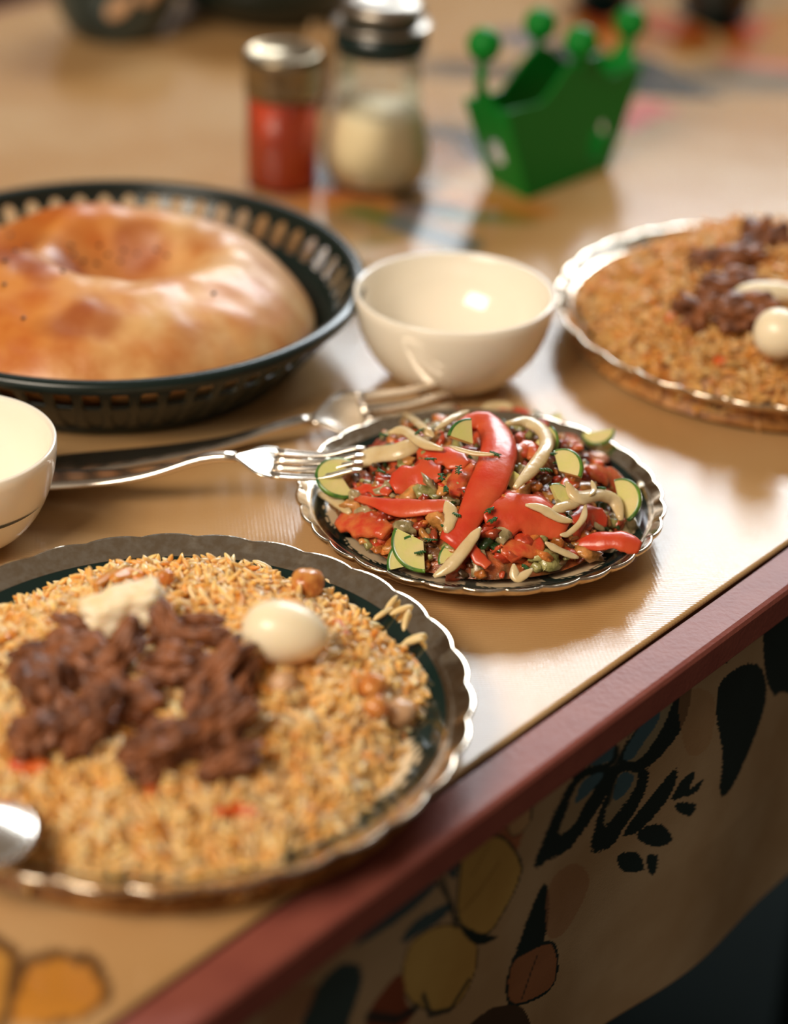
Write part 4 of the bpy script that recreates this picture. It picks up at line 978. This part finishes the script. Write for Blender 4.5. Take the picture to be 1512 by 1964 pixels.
# ---------------------------------------------------------------- green crown napkin holder
gL, gF, gR = P(938, 345), P(1012, 384), P(1168, 322)
gB = gL+(gR-gF)
cen = (gL+gF+gR+gB)/4; GH = 0.064
base = [gL, gF, gR, gB]
topc = [P(889, 190, GH), P(972, 216, GH), P(1238, 120, GH)]; topc.append(topc[0]+(topc[2]-topc[1]))
gr = thing('napkin_holder', 'green plastic crown shaped napkin holder with ball tipped points', 'napkin holder', zc(cen))
hts = [0.028, 0.017, 0.010, 0.022]
def panel(i):
    a, b = base[i], base[(i+1) % 4]; c_, d = topc[i], topc[(i+1) % 4]; n = 33; nz = 14
    nrm = np.cross(b-a, (c_+d)/2-(a+b)/2); nrm /= np.linalg.norm(nrm); V = []
    if nrm@((a+b)/2-cen) < 0: nrm = -nrm
    hx = 0.30 if i in (0, 2) else 0.17
    def top(u):
        k = math.exp(-((u-0.5)/0.17)**2)*0.30; return 0.94+k+0.06*abs(math.cos(2*math.pi*u))
    idx = {}; Fc = []
    def inhole(u, v):
        if i == 3: return 0.07 < u < 0.93 and 0.04 < v < 0.52
        if i == 1: return ((u-0.77)/0.085)**2+((v-0.33)/0.18)**2 < 1
        if i in (0, 2): return ((u-0.42)/0.20)**2+((v-0.42)/0.17)**2 < 1
        return False
    for s_ in (0, 1):
        for p_ in range(n):
            for q_ in range(nz):
                u = p_/(n-1); v = q_/(nz-1)*top(u); V.append(a*(1-u)*(1-v)+b*u*(1-v)+c_*(1-u)*v+d*u*v-nrm*0.0022*s_)
    cell = np.zeros((n-1, nz-1), bool)
    for p_ in range(n-1):
        for q_ in range(nz-1):
            u = (p_+.5)/(n-1); v = (q_+.5)/(nz-1)*top(u); cell[p_, q_] = not inhole(u, v)
    I = lambda s_, p_, q_: s_*n*nz+p_*nz+q_
    for p_ in range(n-1):
        for q_ in range(nz-1):
            if not cell[p_, q_]: continue
            Fc.append((I(0, p_, q_), I(0, p_+1, q_), I(0, p_+1, q_+1), I(0, p_, q_+1))); Fc.append((I(1, p_, q_), I(1, p_, q_+1), I(1, p_+1, q_+1), I(1, p_+1, q_)))
            for dp, dq, e in ((-1, 0, ((0, 0), (0, 1))), (1, 0, ((1, 1), (1, 0))), (0, -1, ((1, 0), (0, 0))), (0, 1, ((0, 1), (1, 1)))):
                pp_, qq = p_+dp, q_+dq
                if not (0 <= pp_ < n-1 and 0 <= qq < nz-1 and cell[pp_, qq]):
                    (a0, b0_), (a1, b1) = e; Fc.append((I(0, p_+a0, q_+b0_), I(0, p_+a1, q_+b1), I(1, p_+a1, q_+b1), I(1, p_+a0, q_+b0_)))
    mesh('side_panel', V, Fc, M['green'], gr, smooth=False)
    tp = ((c_+d)/2-(a+b)/2); t0 = (a+b)/2+tp*1.18; t1 = t0+np.array([0, 0, hts[i]]) - nrm*0.001
    mesh('finial', *join([sweep([t0, t1], (0.0036, 0.0026), 0.0026, nrm=(0, 1, 0), n=5, sec=10, tip=(1, 1), power=1), blob(t1, (1, 0, 0), (0.0108, 0.0108, 0.0108), amp=0, sub=3)]), M['green'], gr)
for i in range(4): panel(i)
V = []
for z in (0.001, 0.004):
    for p_ in base: V.append(p_+np.array([0, 0, z]))
mesh('bottom', V, [(3, 2, 1, 0), (4, 5, 6, 7), (0, 1, 5, 4), (1, 2, 6, 5), (2, 3, 7, 6), (3, 0, 4, 7)], M['green'], gr, smooth=False)

# ---------------------------------------------------------------- far objects at the top of the frame
def vessel(px, py, rb, rm, H, m, name, label, cat, spots=False, rim=None):
    c = zc(P(px, py)); rt = thing(name, label, cat, c)
    pr_ = [(0.001, 0), (rb, 0), (rb+0.002, 0.003)]+[(rb+0.002+(rm-rb-0.002)*math.sin(u*math.pi/2), 0.003+(H-0.003)*(1-math.cos(u*math.pi/2))**0.8) for u in np.linspace(0.15, 1, 9)]
    pr_ += [(rm-0.003, H), (rm-0.006, H-0.01), (rb, 0.008), (0.001, 0.008)]
    mesh('body', *lathe(pr_, c, 64), M[m], rt)
    if spots:
        for t, z in ((-1.35, 0.036), (-0.85, 0.045)):
            k = z/H; r = rb+(rm-rb)*math.sin(math.acos(max(-1, 1-k**1.25)))
            o = mesh('painted_petal', *blob((c[0]+r*math.cos(t), c[1]+r*math.sin(t), ZT+z), (math.cos(t+1.57), math.sin(t+1.57), 1.0), (0.013, 0.007, 0.0015), amp=0.05, sub=2, up=(math.cos(t), math.sin(t), 0.3)), M['cream'], rt); o['label'] = 'cream painted petal'
    return c
vessel(222, 64, 0.030, 0.050, 0.055, 'darkprint', 'tea_bowl', 'dark patterned tea bowl at the top left of the table', 'bowl', spots=True)
vessel(520, 22, 0.050, 0.085, 0.045, 'dark', 'serving_bowl', 'wide dark serving bowl at the top behind the shakers', 'bowl')
vessel(1372, 34, 0.020, 0.032, 0.06, 'dark', 'dark_cup', 'dark cup at the top right corner of the table', 'cup')
vessel(1165, 4, 0.018, 0.034, 0.05, 'dark', 'dark_cup', 'dark cup at the top behind the green napkin holder', 'cup')
